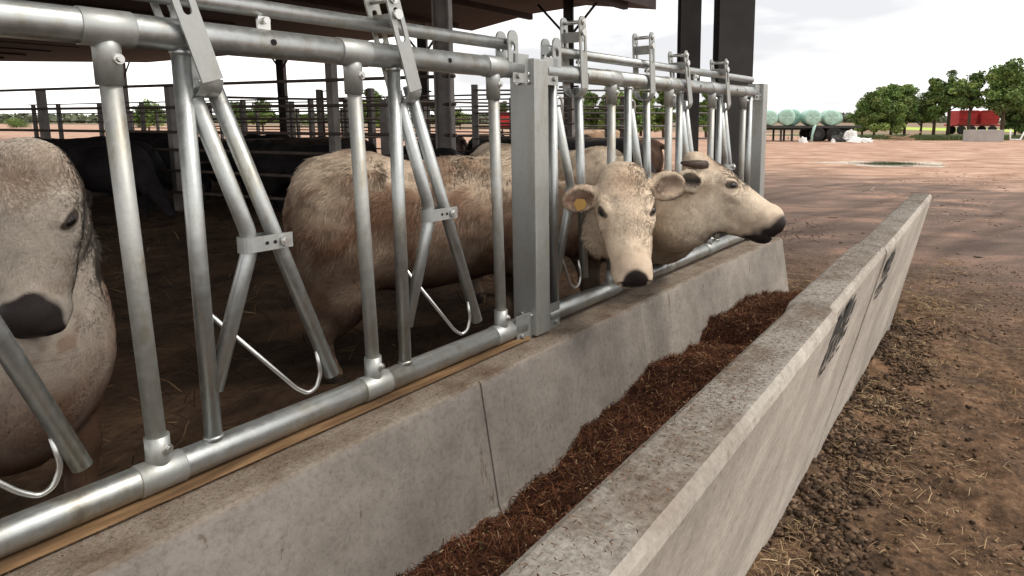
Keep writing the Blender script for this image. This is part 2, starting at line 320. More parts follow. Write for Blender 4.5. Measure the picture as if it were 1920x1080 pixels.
# ------------------------------------------------------------------ concrete feed trough sections
def loft(name, ys, prof, mat, parent, jig=0.0, **k):
    """extrude a cross-section (function of y -> list of (x, z)) along y, closed ends"""
    V = []; n = None
    for y in ys:
        P = prof(y); n = len(P)
        for q, (x, z) in enumerate(P):
            j = jig*mnoise.noise(Vector((x*9+q*3, y*14, z*9)))+jig*.7*mnoise.noise(Vector((q*7, y*45, z*19)))
            V.append((x+j, y, z+j*.8 if z > .02 else z))
    Fq = []
    for i in range(len(ys)-1):
        for q in range(n):
            q2 = (q+1) % n; Fq.append((i*n+q, i*n+q2, (i+1)*n+q2, (i+1)*n+q))
    Fq.append(tuple(range(n))); Fq.append(tuple((len(ys)-1)*n+q for q in reversed(range(n))))
    mb = MB(); mb.add(V, Fq); return mb.build(name, mat, parent, **k)
def lerp(a, b, t): return a+(b-a)*t
def front_prof(dx, dz):
    def f(y):
        t = (y-0.48)/4.42; xi = lerp(1.262, 1.12, t)+dx; xo = lerp(1.388, 1.246, t)+dx; bi = lerp(0.93, 0.86, t); bo = lerp(1.085, 1.02, t); z = 0.985+dz; c = 0.013
        return [(bo, -0.05), (xo-.0035, z-c*2.2), (xo-c*.35, z-c*.9), (xo-c*1.2, z), (lerp(xo, xi, .5), z+.002), (xi+c, z), (xi+c*.2, z-c*.4), (xi-.004, z-c*1.6), (bi+.05, .14), (bi, .06), (bi, -0.05)][::-1]
    return f
def rear_prof(dx):
    def f(y):
        xt = 0.175+dx+0.05*abs((y-2.6)/2.6)**2; c = 0.012
        return [(-0.17, -0.05), (-0.17, .548), (-0.158, .56), (xt-.055, .566), (xt-.045, .572), (xt-c, .570), (xt-.002, .563), (xt+.002, .548), (xt+.075, .12), (xt+.12, .05), (xt+.12, -.05)]
    return f
joints_r = [-1.3, 0.35, 1.62, 2.79, 5.02]; joints_f = [-1.3, 0.2, 1.775, 2.77, 4.97]
labels_t = ['pale concrete feed trough section nearest the camera at the bottom edge of the photo',
            'foreground concrete feed trough section beside the large left cow, ending at the nearer joints',
            'short concrete feed trough section between the two wall joints, beside the square galvanised post',
            'farthest long concrete feed trough section, under the two white cow heads']
for i in range(4):
    ya, yb = joints_r[i]+.0004, joints_r[i+1]-.0004; fa, fb = joints_f[i]+.0015, joints_f[i+1]-.0015
    t = empty('feed_trough', (0, 0, 0), label=labels_t[i], cat='feed trough', group='concrete feed trough sections in a row')
    stp = lambda a, b, s=.010: list(np.linspace(a, b, max(3, int((b-a)/s))))
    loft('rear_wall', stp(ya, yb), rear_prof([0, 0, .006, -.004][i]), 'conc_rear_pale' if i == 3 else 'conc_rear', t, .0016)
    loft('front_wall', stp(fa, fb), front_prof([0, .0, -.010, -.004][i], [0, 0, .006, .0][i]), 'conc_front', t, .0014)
    mb = MB(); mb.add([(.28, ya, .05), (.95, ya, .05), (.95, yb, .05), (.28, yb, .05), (.28, ya, -.05), (.95, ya, -.05), (.95, yb, -.05), (.28, yb, -.05)],
                      [(0, 1, 2, 3), (7, 6, 5, 4), (0, 4, 5, 1), (1, 5, 6, 2), (2, 6, 7, 3), (3, 7, 4, 0)]); mb.build('trough_floor', 'conc_rear', t)
    if i in (1, 2, 3):   # worn black stencilled maker's mark on the outer face
        if i == 3: ymid = 3.0
        elif i == 2: ymid = 1.99
        else: continue
        P = front_prof([0, .0, -.010, -.004][i], 0)
        def face(y, z):
            pr = P(y)[::-1]; (x0, z0), (x1, z1) = pr[0], pr[1]; u = (z-z0)/(z1-z0); return (lerp(x0, x1, u)+.0055, y, z)
        mk = MB()
        def blob(y0, y1, z0, z1, cut=0.0):
            nn = max(2, int((y1-y0)/.02)); vs = []; fs = []
            for a in range(nn+1):
                y = lerp(y0, y1, a/nn); w = random.uniform(-.006, .006)
                vs += [face(y, z0+w+cut*(a/nn)), face(y, z1+w*.6+cut*(a/nn))]
            for a in range(nn): fs.append((a*2, a*2+2, a*2+3, a*2+1))
            mk.add(vs, fs)
        s = 1.0 if i == 2 else .82
        for (a, b_, z0, z1, ct) in [(-.17, -.03, .865, .93, .02), (-.15, .02, .84, .86, .02), (-.01, .10, .87, .95, .01), (.0, .16, .835, .862, .01), (.11, .17, .875, .925, .0),
                                    (-.19, -.12, .79, .825, 0), (-.105, -.05, .79, .825, 0), (-.035, .03, .788, .824, 0), (.045, .10, .79, .825, 0), (.115, .19, .79, .823, 0),
                                    (-.14, -.04, .752, .768, 0), (-.02, .07, .752, .768, 0), (.09, .15, .752, .768, 0)]:
            blob(ymid+a*s, ymid+b_*s, z0 if i == 2 else z0-.02, z1 if i == 2 else z1-.02, ct)
        mk.build('stencil_mark', 'stencil', t)
# timber batten bedding the lower rail
loft('timber_batten', list(np.linspace(-1.2, 2.07, 90)), lambda y: [(-.03, .5725), (-.03, .5815), (.03, .583), (.050, .580), (.053, .574), (.053, .5725)], 'wood', None, .0015,
     label='orange brown timber strip lying under the lower galvanised rail', cat='timber strip')

# ------------------------------------------------------------------ silage in the trough
def feed_h(x, y):
    base = np.interp(y, [-1, .9, 1.2, 1.6, 1.95, 2.25, 2.6, 2.78, 3.0, 3.4, 3.6, 4.2, 4.75, 4.98], [.16, .16, .14, .11, .13, .17, .20, .27, .25, .20, .31, .29, .20, .06])
    mid = math.exp(-((x-.66)/.28)**2)
    return base-.015+.075*mid+.035*mnoise.noise(Vector((x*3, y*3, 1)))+.025*mnoise.noise(Vector((x*9, y*9, 4)))+.012*mnoise.noise(Vector((x*28, y*28, 4)))
xs = np.linspace(.17, 1.03, 56); ys = np.linspace(-.9, 4.99, 340); X, Y = np.meshgrid(xs, ys, indexing='ij')
Z = np.array([[feed_h(x, y) for y in ys] for x in xs]); Z[:, -1] = .03
n0 = X.size; V = np.stack([X, Y, Z], -1).reshape(-1, 3); idx = np.arange(n0).reshape(X.shape)
Fq = np.stack([idx[:-1, :-1], idx[1:, :-1], idx[1:, 1:], idx[:-1, 1:]], -1).reshape(-1, 4)
cc = rng.uniform(.6, 1.3, (n0, 1))*np.array([[.065, .028, .017]])
def strands(n, px, py, pz, ln, wd, tilt, cols, cw):
    a = rng.uniform(0, 2*math.pi, n); el = rng.uniform(-tilt*.3, tilt, n); L = rng.uniform(*ln, n); W = rng.uniform(*wd, n)
    d = np.stack([np.cos(a)*np.cos(el), np.sin(a)*np.cos(el), np.sin(el)], -1); sde = np.stack([-np.sin(a), np.cos(a), rng.uniform(-.5, .5, n)], -1)
    P = np.stack([px, py, pz], -1); h = d*L[:, None]/2; w = sde*W[:, None]/2
    mid = P+np.array([0, 0, 1])*L[:, None]*rng.uniform(0, .12, (n, 1))
    V = np.stack([P-h-w, P-h+w, mid+w, mid-w, P+h+w*.6, P+h-w*.6], 1).reshape(-1, 3); o = np.arange(n)[:, None]*6
    Fq = np.concatenate([o+np.array([0, 1, 2, 3]), o+np.array([3, 2, 4, 5])])
    pick = rng.choice(len(cols), n, p=np.array(cw)/sum(cw)); C = np.array(cols)[pick]*rng.uniform(.65, 1.35, (n, 1)); return V, Fq, np.repeat(C, 6, 0)
ns = 46000; px_ = rng.uniform(.2, 1.0, ns); py_ = rng.uniform(-.3, 4.95, ns); pz_ = np.array([feed_h(x, y) for x, y in zip(px_, py_)])+rng.uniform(-.004, .014, ns)
sv, sf, sc_ = strands(ns, px_, py_, pz_, (.015, .065), (.0014, .0038), .9, [(.075, .028, .016), (.12, .048, .024), (.18, .085, .045), (.32, .20, .11), (.03, .014, .010)], [30, 32, 15, 4, 17])
tone = np.repeat(np.array([1+.75*mnoise.noise(Vector((a*4.5, b*4.5, 3))) for a, b in zip(px_, py_)]), 6)[:, None]; sc_ = sc_*np.clip(tone, .5, 1.7)
nf = 2600; fx, fy = rng.uniform(.22, .98, nf), rng.uniform(-.2, 4.9, nf); fv, ff, fc_ = strands(nf, fx, fy, np.array([feed_h(x, y) for x, y in zip(fx, fy)])+.008, (.006, .02), (.003, .006), .5, [(.42, .30, .17), (.28, .17, .09), (.10, .09, .035)], [3, 4, 2])
ff = ff+len(sv); sv = np.concatenate([sv, fv]); sf = np.concatenate([sf, ff]); sc_ = np.concatenate([sc_, fc_])
np_mesh('silage', np.concatenate([V, sv]), np.concatenate([Fq, sf+n0]), 'litter', smooth=False, attrs={'Col': ('C', np.concatenate([cc, sc_]))},
        kind='stuff', label='dark brown chopped silage heaped along the bottom of the concrete trough', cat='silage')

# ------------------------------------------------------------------ loose straw, clods
def clods(n, px, py, pz, size, cols):
    base = np.array([(1, 0, 0), (-1, 0, 0), (0, 1, 0), (0, -1, 0), (0, 0, 1), (0, 0, -1), (.6, .6, .5), (-.6, .6, .45), (-.6, -.6, .5), (.6, -.6, .4)])
    tri = np.array([(0, 6, 4), (6, 2, 4), (2, 7, 4), (7, 1, 4), (1, 8, 4), (8, 3, 4), (3, 9, 4), (9, 0, 4), (0, 2, 6), (2, 1, 7), (1, 3, 8), (3, 0, 9), (0, 5, 2), (2, 5, 1), (1, 5, 3), (3, 5, 0)])
    s = rng.uniform(*size, n)*rng.uniform(.5, 1, n); sc = np.stack([s*rng.uniform(.6, 1.4, n), s*rng.uniform(.6, 1.4, n), s*rng.uniform(.35, .8, n)], -1)
    a = rng.uniform(0, 6.28, n); B = base[None]*rng.uniform(.7, 1.25, (n, 10, 1))*sc[:, None]; x = B[..., 0]*np.cos(a)[:, None]-B[..., 1]*np.sin(a)[:, None]; y = B[..., 0]*np.sin(a)[:, None]+B[..., 1]*np.cos(a)[:, None]
    V = np.stack([x, y, B[..., 2]], -1)+np.stack([px, py, pz], -1)[:, None]; Fq = (np.arange(n)[:, None, None]*10+tri[None]).reshape(-1, 3)
    C = np.array(cols)[rng.integers(0, len(cols), n)]*rng.uniform(.6, 1.4, (n, 1)); return V.reshape(-1, 3), Fq, np.repeat(C, 10, 0)
def wallx(y): return 1.09-0.0147*(y-.48)
gzv = lambda X_, Y_: np.array([gz(a, b) for a, b in zip(X_, Y_)])
n = 15000; py_ = rng.uniform(.9, 5.2, n); px_ = wallx(py_)+np.abs(rng.normal(0, .15, n))+.0; pl = np.array([mnoise.noise(Vector((a*4, b*4, 1))) for a, b in zip(px_, py_)])
kp = rng.random(n) < .65+1.2*pl; px_, py_ = px_[kp], py_[kp]; n = len(px_)
V1, F1, C1 = clods(n, px_, py_, gzv(px_, py_)+.006*rng.random(n), (.003, .021), [(.075, .050, .034), (.12, .08, .052), (.17, .113, .073), (.05, .034, .023)])
V1 += rng.normal(0, .0015, V1.shape)
n = 26000; px2 = rng.uniform(1.1, 5.5, n); py2 = rng.uniform(1.0, 7.8, n)**1.0; pl = np.array([mnoise.noise(Vector((a*2.2, b*2.2, 5))) for a, b in zip(px2, py2)]); kp = rng.random(n) < .5+1.6*pl; px2, py2 = px2[kp], py2[kp]; n = len(px2)
V2, F2, C2 = clods(n, px2, py2, gzv(px2, py2)+rng.uniform(-.003, .003, n), (.003, .014), [(.07, .047, .032), (.12, .08, .052), (.19, .125, .08), (.26, .175, .115)])
n = 30000; px3 = np.where(rng.random(n) < .60, rng.uniform(1.1, 5.5, n), np.where(rng.random(n) < .6, 1.08+np.abs(rng.normal(0, .22, n)), rng.normal(.5, .5, n))); py3 = np.where(px3 < 1.1, rng.uniform(5.05, 7.5, n), rng.uniform(1, 7.8, n))
pl = np.array([mnoise.noise(Vector((a*1.8, b*1.8, 8)))+.5*mnoise.noise(Vector((a*5, b*5, 8))) for a, b in zip(px3, py3)]); kp = rng.random(n) < .45+1.7*pl; px3, py3 = px3[kp], py3[kp]; n = len(px3)
V3, F3, C3 = strands(n, px3, py3, gzv(px3, py3)+rng.uniform(.006, .016, n), (.012, .07), (.0014, .0034), .25, [(.36, .25, .14), (.56, .43, .27), (.22, .14, .08)], [5, 1.5, 7])
n = 420; qx, qy = rng.uniform(1.1, 5, n), rng.uniform(1, 6, n); V4, F4, C4 = clods(n, qx, qy, gzv(qx, qy)+.006, (.006, .018), [(.34, .26, .17), (.25, .18, .11)])
n = 5200; ex = rng.normal(.62, .42, n); eyy = 5.05+np.abs(rng.normal(0, .95, n)); Vx, Fx, Cx = strands(n, ex, eyy, gzv(ex, eyy)+rng.uniform(.004, .018, n), (.02, .10), (.002, .005), .3, [(.30, .19, .10), (.46, .31, .17), (.16, .095, .055), (.10, .06, .036)], [5, 2, 6, 5])
F3 = np.concatenate([F3, Fx+len(V3)]); V3 = np.concatenate([V3, Vx]); C3 = np.concatenate([C3, Cx])
o1 = len(V1); o2 = o1+len(V2); o3 = o2+len(V4); T3 = np.concatenate([F1, F2+o1, F4+o2]);
np_mesh('clods', np.concatenate([V1, V2, V4]), T3, 'litter', smooth=True, attrs={'Col': ('C', np.concatenate([C1, C2, C4]))}, kind='stuff',
        label='dark crumbly mud clods and chips banked along the outer foot of the trough wall', cat='mud clods')
np_mesh('loose_straw', V3, F3, 'litter', smooth=False, attrs={'Col': ('C', C3)}, kind='stuff', label='scattered pale straw stalks on the brown yard beside the trough', cat='straw')
n = 9000; px_ = -rng.uniform(.2, 9, n); py_ = rng.uniform(.2, 9, n)
V5, F5, C5 = strands(n, px_, py_, rng.uniform(.07, .14, n), (.04, .22), (.003, .008), .5, [(.16, .10, .055), (.07, .045, .026), (.03, .02, .013), (.26, .18, .10)], [4, 8, 9, 1])
np_mesh('bedding_straw', V5, F5, 'litter', smooth=False, attrs={'Col': ('C', C5)}, kind='stuff', label='dark trodden straw strewn over the barn floor behind the barrier', cat='straw')
n = 5200; X_ = rng.uniform(-1, 9, n); Y_ = rng.uniform(7.8, 24, n); pl = np.array([mnoise.noise(Vector((a*.6, b*.6, 3))) for a, b in zip(X_, Y_)]); kp = rng.random(n) < .3+1.5*pl; X_, Y_ = X_[kp], Y_[kp]; n = len(X_)
V7, F7, C7 = clods(n, X_, Y_, np.full(n, .0), (.01, .045), [(.10, .07, .05), (.17, .12, .09), (.30, .20, .14), (.42, .32, .25)]); V7[:, 2] *= .6
np_mesh('yard_rubble', V7, F7, 'litter', smooth=True, attrs={'Col': ('C', C7)}, kind='stuff', label='small stones and lumps of dirt scattered over the open yard', cat='rubble')
# feed crumbs and dirt on the two concrete ledges
n = 16000; py_ = rng.uniform(.3, 4.95, n); px_ = rng.choice([0, 1], n, p=[.3, .7]); cl = np.interp(py_, [.5, 1.2, 1.9, 2.6, 3.4, 5], [.2, .9, .3, .9, .2, .9])
keep = rng.random(n) < np.where(px_ == 0, 1, cl); px_, py_ = px_[keep], py_[keep]; n = len(px_)
xx = np.where(px_ == 0, rng.uniform(.06, .17, n), 1.27-.0321*(py_-.48)+rng.uniform(0, .1, n)); zz = np.where(px_ == 0, .576, .991)
V6, F6, C6 = strands(n, xx, py_, zz+rng.uniform(0, .004, n), (.002, .009), (.0008, .0018), .06, [(.09, .045, .028), (.16, .08, .045), (.24, .15, .09)], [5, 4, 1])
np_mesh('feed_crumbs', V6, F6, 'litter', smooth=False, attrs={'Col': ('C', C6)}, kind='stuff', label='reddish brown feed crumbs spilled along the tops of the concrete trough walls', cat='feed crumbs')

# ------------------------------------------------------------------ feed barrier
ZT, ZB = 1.692, 0.622
def arm_plate(mb, x, p0, p1, w=.05, th=.007, slot=True):
    """steel strap in a plane x=const from p0=(y,z) bottom to p1 top, rounded top with a slot"""
    d = Vector((p1[0]-p0[0], p1[1]-p0[1])); L = d.length; d /= L; n = Vector((-d.y, d.x)); h = w/2
    def P(u, v, xo): q = Vector(p0)+d*u+n*v; return (x+xo, q.x, q.y)
    out_ = [(0, -h), (0, h)]+[(L-.0+h*math.cos(a), h*math.sin(a)) for a in np.linspace(math.pi/2, -math.pi/2, 11)]
    if slot:
        s0, s1, r = L*.58, L-.035, w*.2
        inn = [(s1+r*math.cos(a), r*math.sin(a)) for a in np.linspace(math.pi/2, -math.pi/2, 7)]+[(s0-r*math.cos(a), -r*math.sin(a)) for a in np.linspace(-math.pi/2, math.pi/2, 7)][::1]
        inn = [(s1+r*math.cos(a), r*math.sin(a)) for a in np.linspace(math.pi/2, -math.pi/2, 7)]+[(s0+r*math.cos(a), r*math.sin(a)) for a in np.linspace(-math.pi/2, -3*math.pi/2, 7)]
    bm = bmesh.new()
    for sx in (0,):
        vo = [bm.verts.new(P(u, v, 0)) for u, v in out_]; eo = [bm.edges.new((vo[i], vo[(i+1) % len(vo)])) for i in range(len(vo))]
        if slot:
            vi = [bm.verts.new(P(u, v, 0)) for u, v in inn]; eo += [bm.edges.new((vi[i], vi[(i+1) % len(vi)])) for i in range(len(vi))]
        bmesh.ops.triangle_fill(bm, use_beauty=True, use_dissolve=False, edges=eo)
    g = bmesh.ops.extrude_face_region(bm, geom=bm.faces[:]); bmesh.ops.translate(bm, verts=[e for e in g['geom'] if isinstance(e, bmesh.types.BMVert)], vec=(th, 0, 0))
    bmesh.ops.recalc_face_normals(bm, faces=bm.faces[:]); bm.verts.index_update()
    mb.add([v.co.copy() for v in bm.verts], [[v.index for v in f.verts] for f in bm.faces]); bm.free()
def clamp_post(par, yt, yb, bolt=True):
    mb = MB(); mb.tube([(0, yt, ZT-.06), (0, yb, ZB+.06)], .0218, 24); u = mb.build('upright', 'galv_dirty', par)
    for (y, zc, s, sock) in ((yt, ZT, -1, .125), (yb, ZB, 1, .10)):
        c = MB(); c.tube([(0, y-.052, zc), (0, y-.05, zc), (0, y+.05, zc), (0, y+.052, zc)], [.0398, .0412, .0412, .0398], 36)
        c.tube([(0, y, zc+s*.02), (0, y, zc+s*.05), (0, y, zc+s*sock)], [.0295, .0275, .0272], 28)
        k = c.build('pipe_clamp', 'galv_plate', u)
        b_ = MB(); zb = zc+s*.068
        b_.cyl((.020, y+.010, zb), (.031, y+.012, zb), .0115, 20); b_.cyl((.031, y+.012, zb), (.037, y+.013, zb), .0072, 6); b_.build('bolt', 'bolt', u)
def yoke_set(par, y0, state, low_tab=True, fixed_clamp=False):
    mb = MB(); mb.tube([(0, y0, ZT-.02), (0, y0, ZB+.02)], .0212, 24)
    mb.tube([(0, y0, ZB+.036), (0, y0, ZB+.046)], [.026, .0215], 20); mb.tube([(0, y0, ZT-.048), (0, y0, ZT-.036)], [.0215, .0255], 20); mb.build('upright', 'galv', par)
    mb = MB(); mb.tube([(0, y0+.022, 1.545), (0, y0+.132, 1.19), (0, y0+.132, 1.14), (0, y0+.012, .785)], .0208, 22, bend=.09); mb.build('yoke_tube', 'galv', par)
    if state == 'open':
        a, m_, e = (0, y0+.062, 1.60), (0, y0+.212, 1.155), (0, y0+.36, .712); ab, at = (y0+.045, 1.585), (y0-.035, 1.862)
    else:
        a, m_, e = (0, y0+.195, 1.635), (0, y0+.225, 1.20), (0, y0+.245, .735); ab, at = (y0+.175, 1.63), (y0+.155, 1.92)
    mb = MB(); mb.tube([a, e], .0208, 24, open_end=True); sw = mb.build('swing_bar', 'galv', par)
    mb = MB()
    arm_plate(mb, .047, ab, at, .052); arm_plate(mb, -.054, ab, at, .052)
    # curved saddle joining the two arms below the rail
    pts = [(.051*math.cos(t), .045*math.sin(t)) for t in np.linspace(0, -math.pi, 13)]; hy = .026; V = []; Fq = []
    for (x, z) in pts:
        for dy, dx in ((-hy, 0), (hy, 0), (hy, -.006), (-hy, -.006)):
            sc = 1-(.12 if dx else 0); V.append((x*sc, ab[0]+dy, ab[1]+.004+z*sc))
    for i in range(12):
        for k in range(4): k2 = (k+1) % 4; Fq.append((i*4+k, i*4+k2, (i+1)*4+k2, (i+1)*4+k))
    mb.add(V, Fq, smooth=True); mb.build('bracket', 'galv_plate', sw)
    mb = MB(); mb.cyl((-.062, at[0], at[1]-.0), (.066, at[0], at[1]), .009, 12); mb.cyl((.054, at[0], at[1]), (.062, at[0], at[1]), .015, 6)
    mb.cyl((.054, at[0]+.012 if state == 'open' else at[0], at[1]-.045), (.066, at[0]+.012 if state == 'open' else at[0], at[1]-.045), .016, 16); mb.build('latch_pin', 'bolt', sw)
    mb = MB(); mb.box((-.004, lerp(at[0], ab[0], .22), lerp(at[1], ab[1], .22)), (.10, .012, .045), Matrix.Rotation(.25, 3, 'X')); mb.build('latch_plate', 'galv_plate', sw)
    # strap holding yoke and bar together
    ym = y0+.132; mb = MB(); ye = lerp(a[1], e[1], (a[2]-1.155)/(a[2]-e[2])); hs = .021; V = []; Fq = []
    ring = [(.029*math.sin(t), ym-.0-.029*math.cos(t)) for t in np.linspace(0, math.pi, 9) if True]
    loop = [(.029*math.cos(t), ym+.029*math.sin(t)) for t in np.linspace(-math.pi/2-math.pi/2, -math.pi/2+math.pi/2, 11)]
    loop = [(-.029, ye+.0)]+loop+[(.029, ye+.03)]
    for (x, y) in loop:
        for dz, f in ((-hs, 1), (hs, 1), (hs, .86), (-hs, .86)): V.append((x*f, y if f == 1 else ym+(y-ym)*.9, 1.158+dz))
    for i in range(len(loop)-1):
        for k in range(4): k2 = (k+1) % 4; Fq.append((i*4+k, i*4+k2, (i+1)*4+k2, (i+1)*4+k))
    Fq += [(0, 1, 2, 3), tuple((len(loop)-1)*4+k for k in (3, 2, 1, 0))]
    mb.add(V, Fq); st = mb.build('strap', 'galv_plate', par)
    mb = MB(); mb.cyl((-.034, ye+.006, 1.158), (.042, ye+.006, 1.158), .009, 12); mb.cyl((.03, ye+.006, 1.158), (.038, ye+.006, 1.158), .016, 6); mb.build('bolt', 'bolt', st)
    for dy in (-.045, -.022): mb = MB(); mb.cyl((.0292, ye+dy, 1.158), (.0305, ye+dy, 1.158), .005, 12); mb.build('hole', 'black', st)
    # thin safety rod curling round under the bar
    mb = MB(); q = []
    yr, zr = (e[1]-.10, e[2]-.022) if state == 'open' else (e[1]-.09, e[2]-.03)
    q = [(-.012, y0+.012, 1.0), (-.01, yr-.012, zr+.012), (-.006, yr+.02, zr-.012), (0, yr+.045, zr), (0, yr+.062, zr+.04), (0, e[1]-.028-.02, e[2]+.09)]
    mb.tube(q, .0062, 10, bend=.03); mb.build('safety_rod', 'bolt', par)
    if state != 'open':
        mb = MB(); mb.tube([(0, y0+.02, 1.44), (0, y0+.02, 1.56)]+[(0, y0+.045-.025*math.cos(t), 1.56+.03*math.sin(t)) for t in np.linspace(.3, 2.8, 7)]+[(0, y0+.072, 1.5)], .006, 10); mb.build('rod_loop', 'bolt', par)
def lug(par, y):
    mb = MB(); arm_plate(mb, -.004, (y, ZT+.03), (y, ZT+.062), .035, .008, False); mb.cyl((-.02, y, ZT+.06), (.02, y, ZT+.06), .009, 12)
    mb.build('lug', 'bolt', par)
def hook_plate(par, y):
    mb = MB()
    for dx in (.026, -.034): arm_plate(mb, dx, (y, ZT+.02), (y, ZT+.115), .058, .008, True)
    mb.cyl((-.04, y, ZT+.10), (.045, y, ZT+.10), .012, 14); mb.build('rail_bracket', 'galv_plate', par)
def panel(y0, y1, clamps, yokes, states, label, hooks, plain=()):
    p = empty('feed_barrier', (0, y0, ZB), label=label, cat='feed barrier', group='galvanised self-locking feed barrier panels')
    inv = Vector((0, -y0, -ZB)); kids = []
    before = set(bpy.data.objects)
    mb = MB(); mb.tube([(0, y0, ZT), (0, y1, ZT)], .0385, 40); mb.build('top_rail', 'galv', p)
    mb = MB(); mb.tube([(0, y0, ZB), (0, y1, ZB)], .0385, 40); mb.build('bottom_rail', 'galv', p)
    mb = MB(); mb.tube([(-.006, y0+.03, ZT+.092), (-.006, y1-.05, ZT+.092)], .0225, 28); mb.build('lock_rail', 'galv', p)
    for y in [y_+.218 for y_ in yokes]:
        mb = MB(); mb.cyl((.0372, y, ZT+.002), (.0390, y, ZT+.002), .0085, 16); mb.build('hole', 'black', p)
    for yt, yb in clamps: clamp_post(p, yt, yb)
    for y, s in zip(yokes, states): yoke_set(p, y, s)
    for y in plain:
        mb = MB(); mb.tube([(0, y, ZT-.02), (0, y, ZB+.02)], .0235, 24); mb.build('upright', 'galv', p)
    for y in [y_+.215 for y_ in yokes[:-1]]: lug(p, y)
    for y in hooks: hook_plate(p, y)
    for (y, s) in ((y1, 1), (y0, -1)):
        for z in (ZT, ZB):
            mb = MB(); mb.box((.03, y-s*.02, z-.0), (.008, .10, .115), None, .002); mb.cyl((.034, y-s*.04, z-.03), (.046, y-s*.04, z-.03), .011, 6); mb.build('end_bracket', 'galv_plate', p)
    for o in bpy.data.objects:
        if o not in before and o.parent == p: o.location = inv
panel(-1.0, 2.075, [(-.645, -.63), (.0, .02), (.645, .668), (1.29, 1.312), (1.925, 1.945)], [-.49, .155, .80, 1.445], ['open']*4,
      'nearest galvanised feed barrier panel with slanting open headlock bars, left of the square post', [2.01], ())
panel(2.235, 4.87, [(2.80, 2.80), (3.436, 3.436), (4.058, 4.058), (4.645, 4.645)], [2.31, 2.965, 3.578, 4.196], ['locked', 'locked', 'open', 'open'],
      'farther galvanised feed barrier panel that two white cows put their heads through', [2.30], (4.775,))
def square_post(y, w, z1, label):
    mb = MB(); mb.box((-.004, y, (.574+z1)/2), (.128, w, z1-.574), None, .006); p = empty('square_post', (0, 0, 0), label=label, cat='post')
    mb.build('post_tube', 'galv_plate', p)
    mb = MB()
    for z in (ZT-.02, ZT-.05, ZB+.04): mb.cyl((-.02, y-w/2-.012, z), (-.02, y-w/2, z), .012, 6); mb.cyl((.03, y-w/2-.012, z), (.03, y-w/2, z), .012, 6)
    mb.build('bolt', 'bolt', p)
square_post(2.152, .095, 1.735, 'square galvanised steel post between the two feed barrier panels')
square_post(4.955, .10, 1.76, 'slimmer-looking square galvanised end post at the far end of the feed barrier, against the yard')

# ------------------------------------------------------------------ cattle: signed-distance bodies -> one continuous mesh
def surface_nets(F, org, h):
    nx, ny, nz = F.shape; ins = F < 0
    c = ins[:-1, :-1, :-1].astype(np.int8)
    for d in ((1, 0, 0), (0, 1, 0), (0, 0, 1), (1, 1, 0), (1, 0, 1), (0, 1, 1), (1, 1, 1)):
        c = c+ins[d[0]:nx-1+d[0], d[1]:ny-1+d[1], d[2]:nz-1+d[2]]
    act = (c > 0) & (c < 8); I = np.argwhere(act); S = np.zeros((len(I), 3)); W = np.zeros((len(I), 1))
    corners = [(a, b, c_) for a in (0, 1) for b in (0, 1) for c_ in (0, 1)]
    for p in corners:
        for ax in range(3):
            if p[ax] == 0:
                q = list(p); q[ax] = 1; fa = F[I[:, 0]+p[0], I[:, 1]+p[1], I[:, 2]+p[2]]; fb = F[I[:, 0]+q[0], I[:, 1]+q[1], I[:, 2]+q[2]]
                m = (fa < 0) != (fb < 0); t = np.where(m, fa/np.where(m, fa-fb, 1), 0)
                P = np.array(p, float)[None].repeat(len(I), 0); P[:, ax] += t; S += P*m[:, None]; W += m[:, None]
    V = (I+S/np.maximum(W, 1))*h+np.array(org); idm = -np.ones(act.shape, np.int64); idm[tuple(I.T)] = np.arange(len(I)); quads = []
    for ax in range(3):
        sl0 = [slice(None)]*3; sl1 = [slice(None)]*3; sl0[ax] = slice(0, -1); sl1[ax] = slice(1, None)
        a = ins[tuple(sl0)]; b = ins[tuple(sl1)]; E = np.argwhere(a != b); u, w = (ax+1) % 3, (ax+2) % 3
        E = E[(E[:, u] > 0) & (E[:, w] > 0) & (E[:, u] < act.shape[u]) & (E[:, w] < act.shape[w]) & (E[:, ax] < act.shape[ax])]
        if not len(E): continue
        def g(du, dw):
            J = E.copy(); J[:, u] += du; J[:, w] += dw; return idm[tuple(J.T)]
        Q = np.stack([g(-1, -1), g(0, -1), g(0, 0), g(-1, 0)], -1); flip = ~a[tuple(E.T)]
        Q[flip] = Q[flip][:, ::-1]; quads.append(Q)
    Q = np.concatenate(quads); return V, Q[(Q >= 0).all(1)]
def sd_rc(P, a, b, ra, rb, sq=None):
    a = np.array(a); ba = np.array(b)-a; t = np.clip(((P-a)@ba)/(ba@ba), 0, 1); D = P-(a+t[:, None]*ba)
    return np.sqrt((D**2).sum(1))-(ra+(rb-ra)*t)
def sd_el(P, c, r, Rm=None):
    D = P-np.array(c)
    if Rm is not None: D = D@Rm
    r = np.array(r); k0 = np.sqrt(((D/r)**2).sum(1)); k1 = np.sqrt(((D/r**2)**2).sum(1))+1e-9; return k0*(k0-1)/k1
def smin(a, b, k): h = np.clip(.5+.5*(b-a)/k, 0, 1); return b*(1-h)+a*h-k*h*(1-h)
def smax(a, b, k): return -smin(-a, -b, k)
def frame(xd, up):
    x = Vector(xd).normalized(); z = Vector(up); z = (z-x*z.dot(x)).normalized(); y = z.cross(x); return np.array([x, y, z]).T   # columns
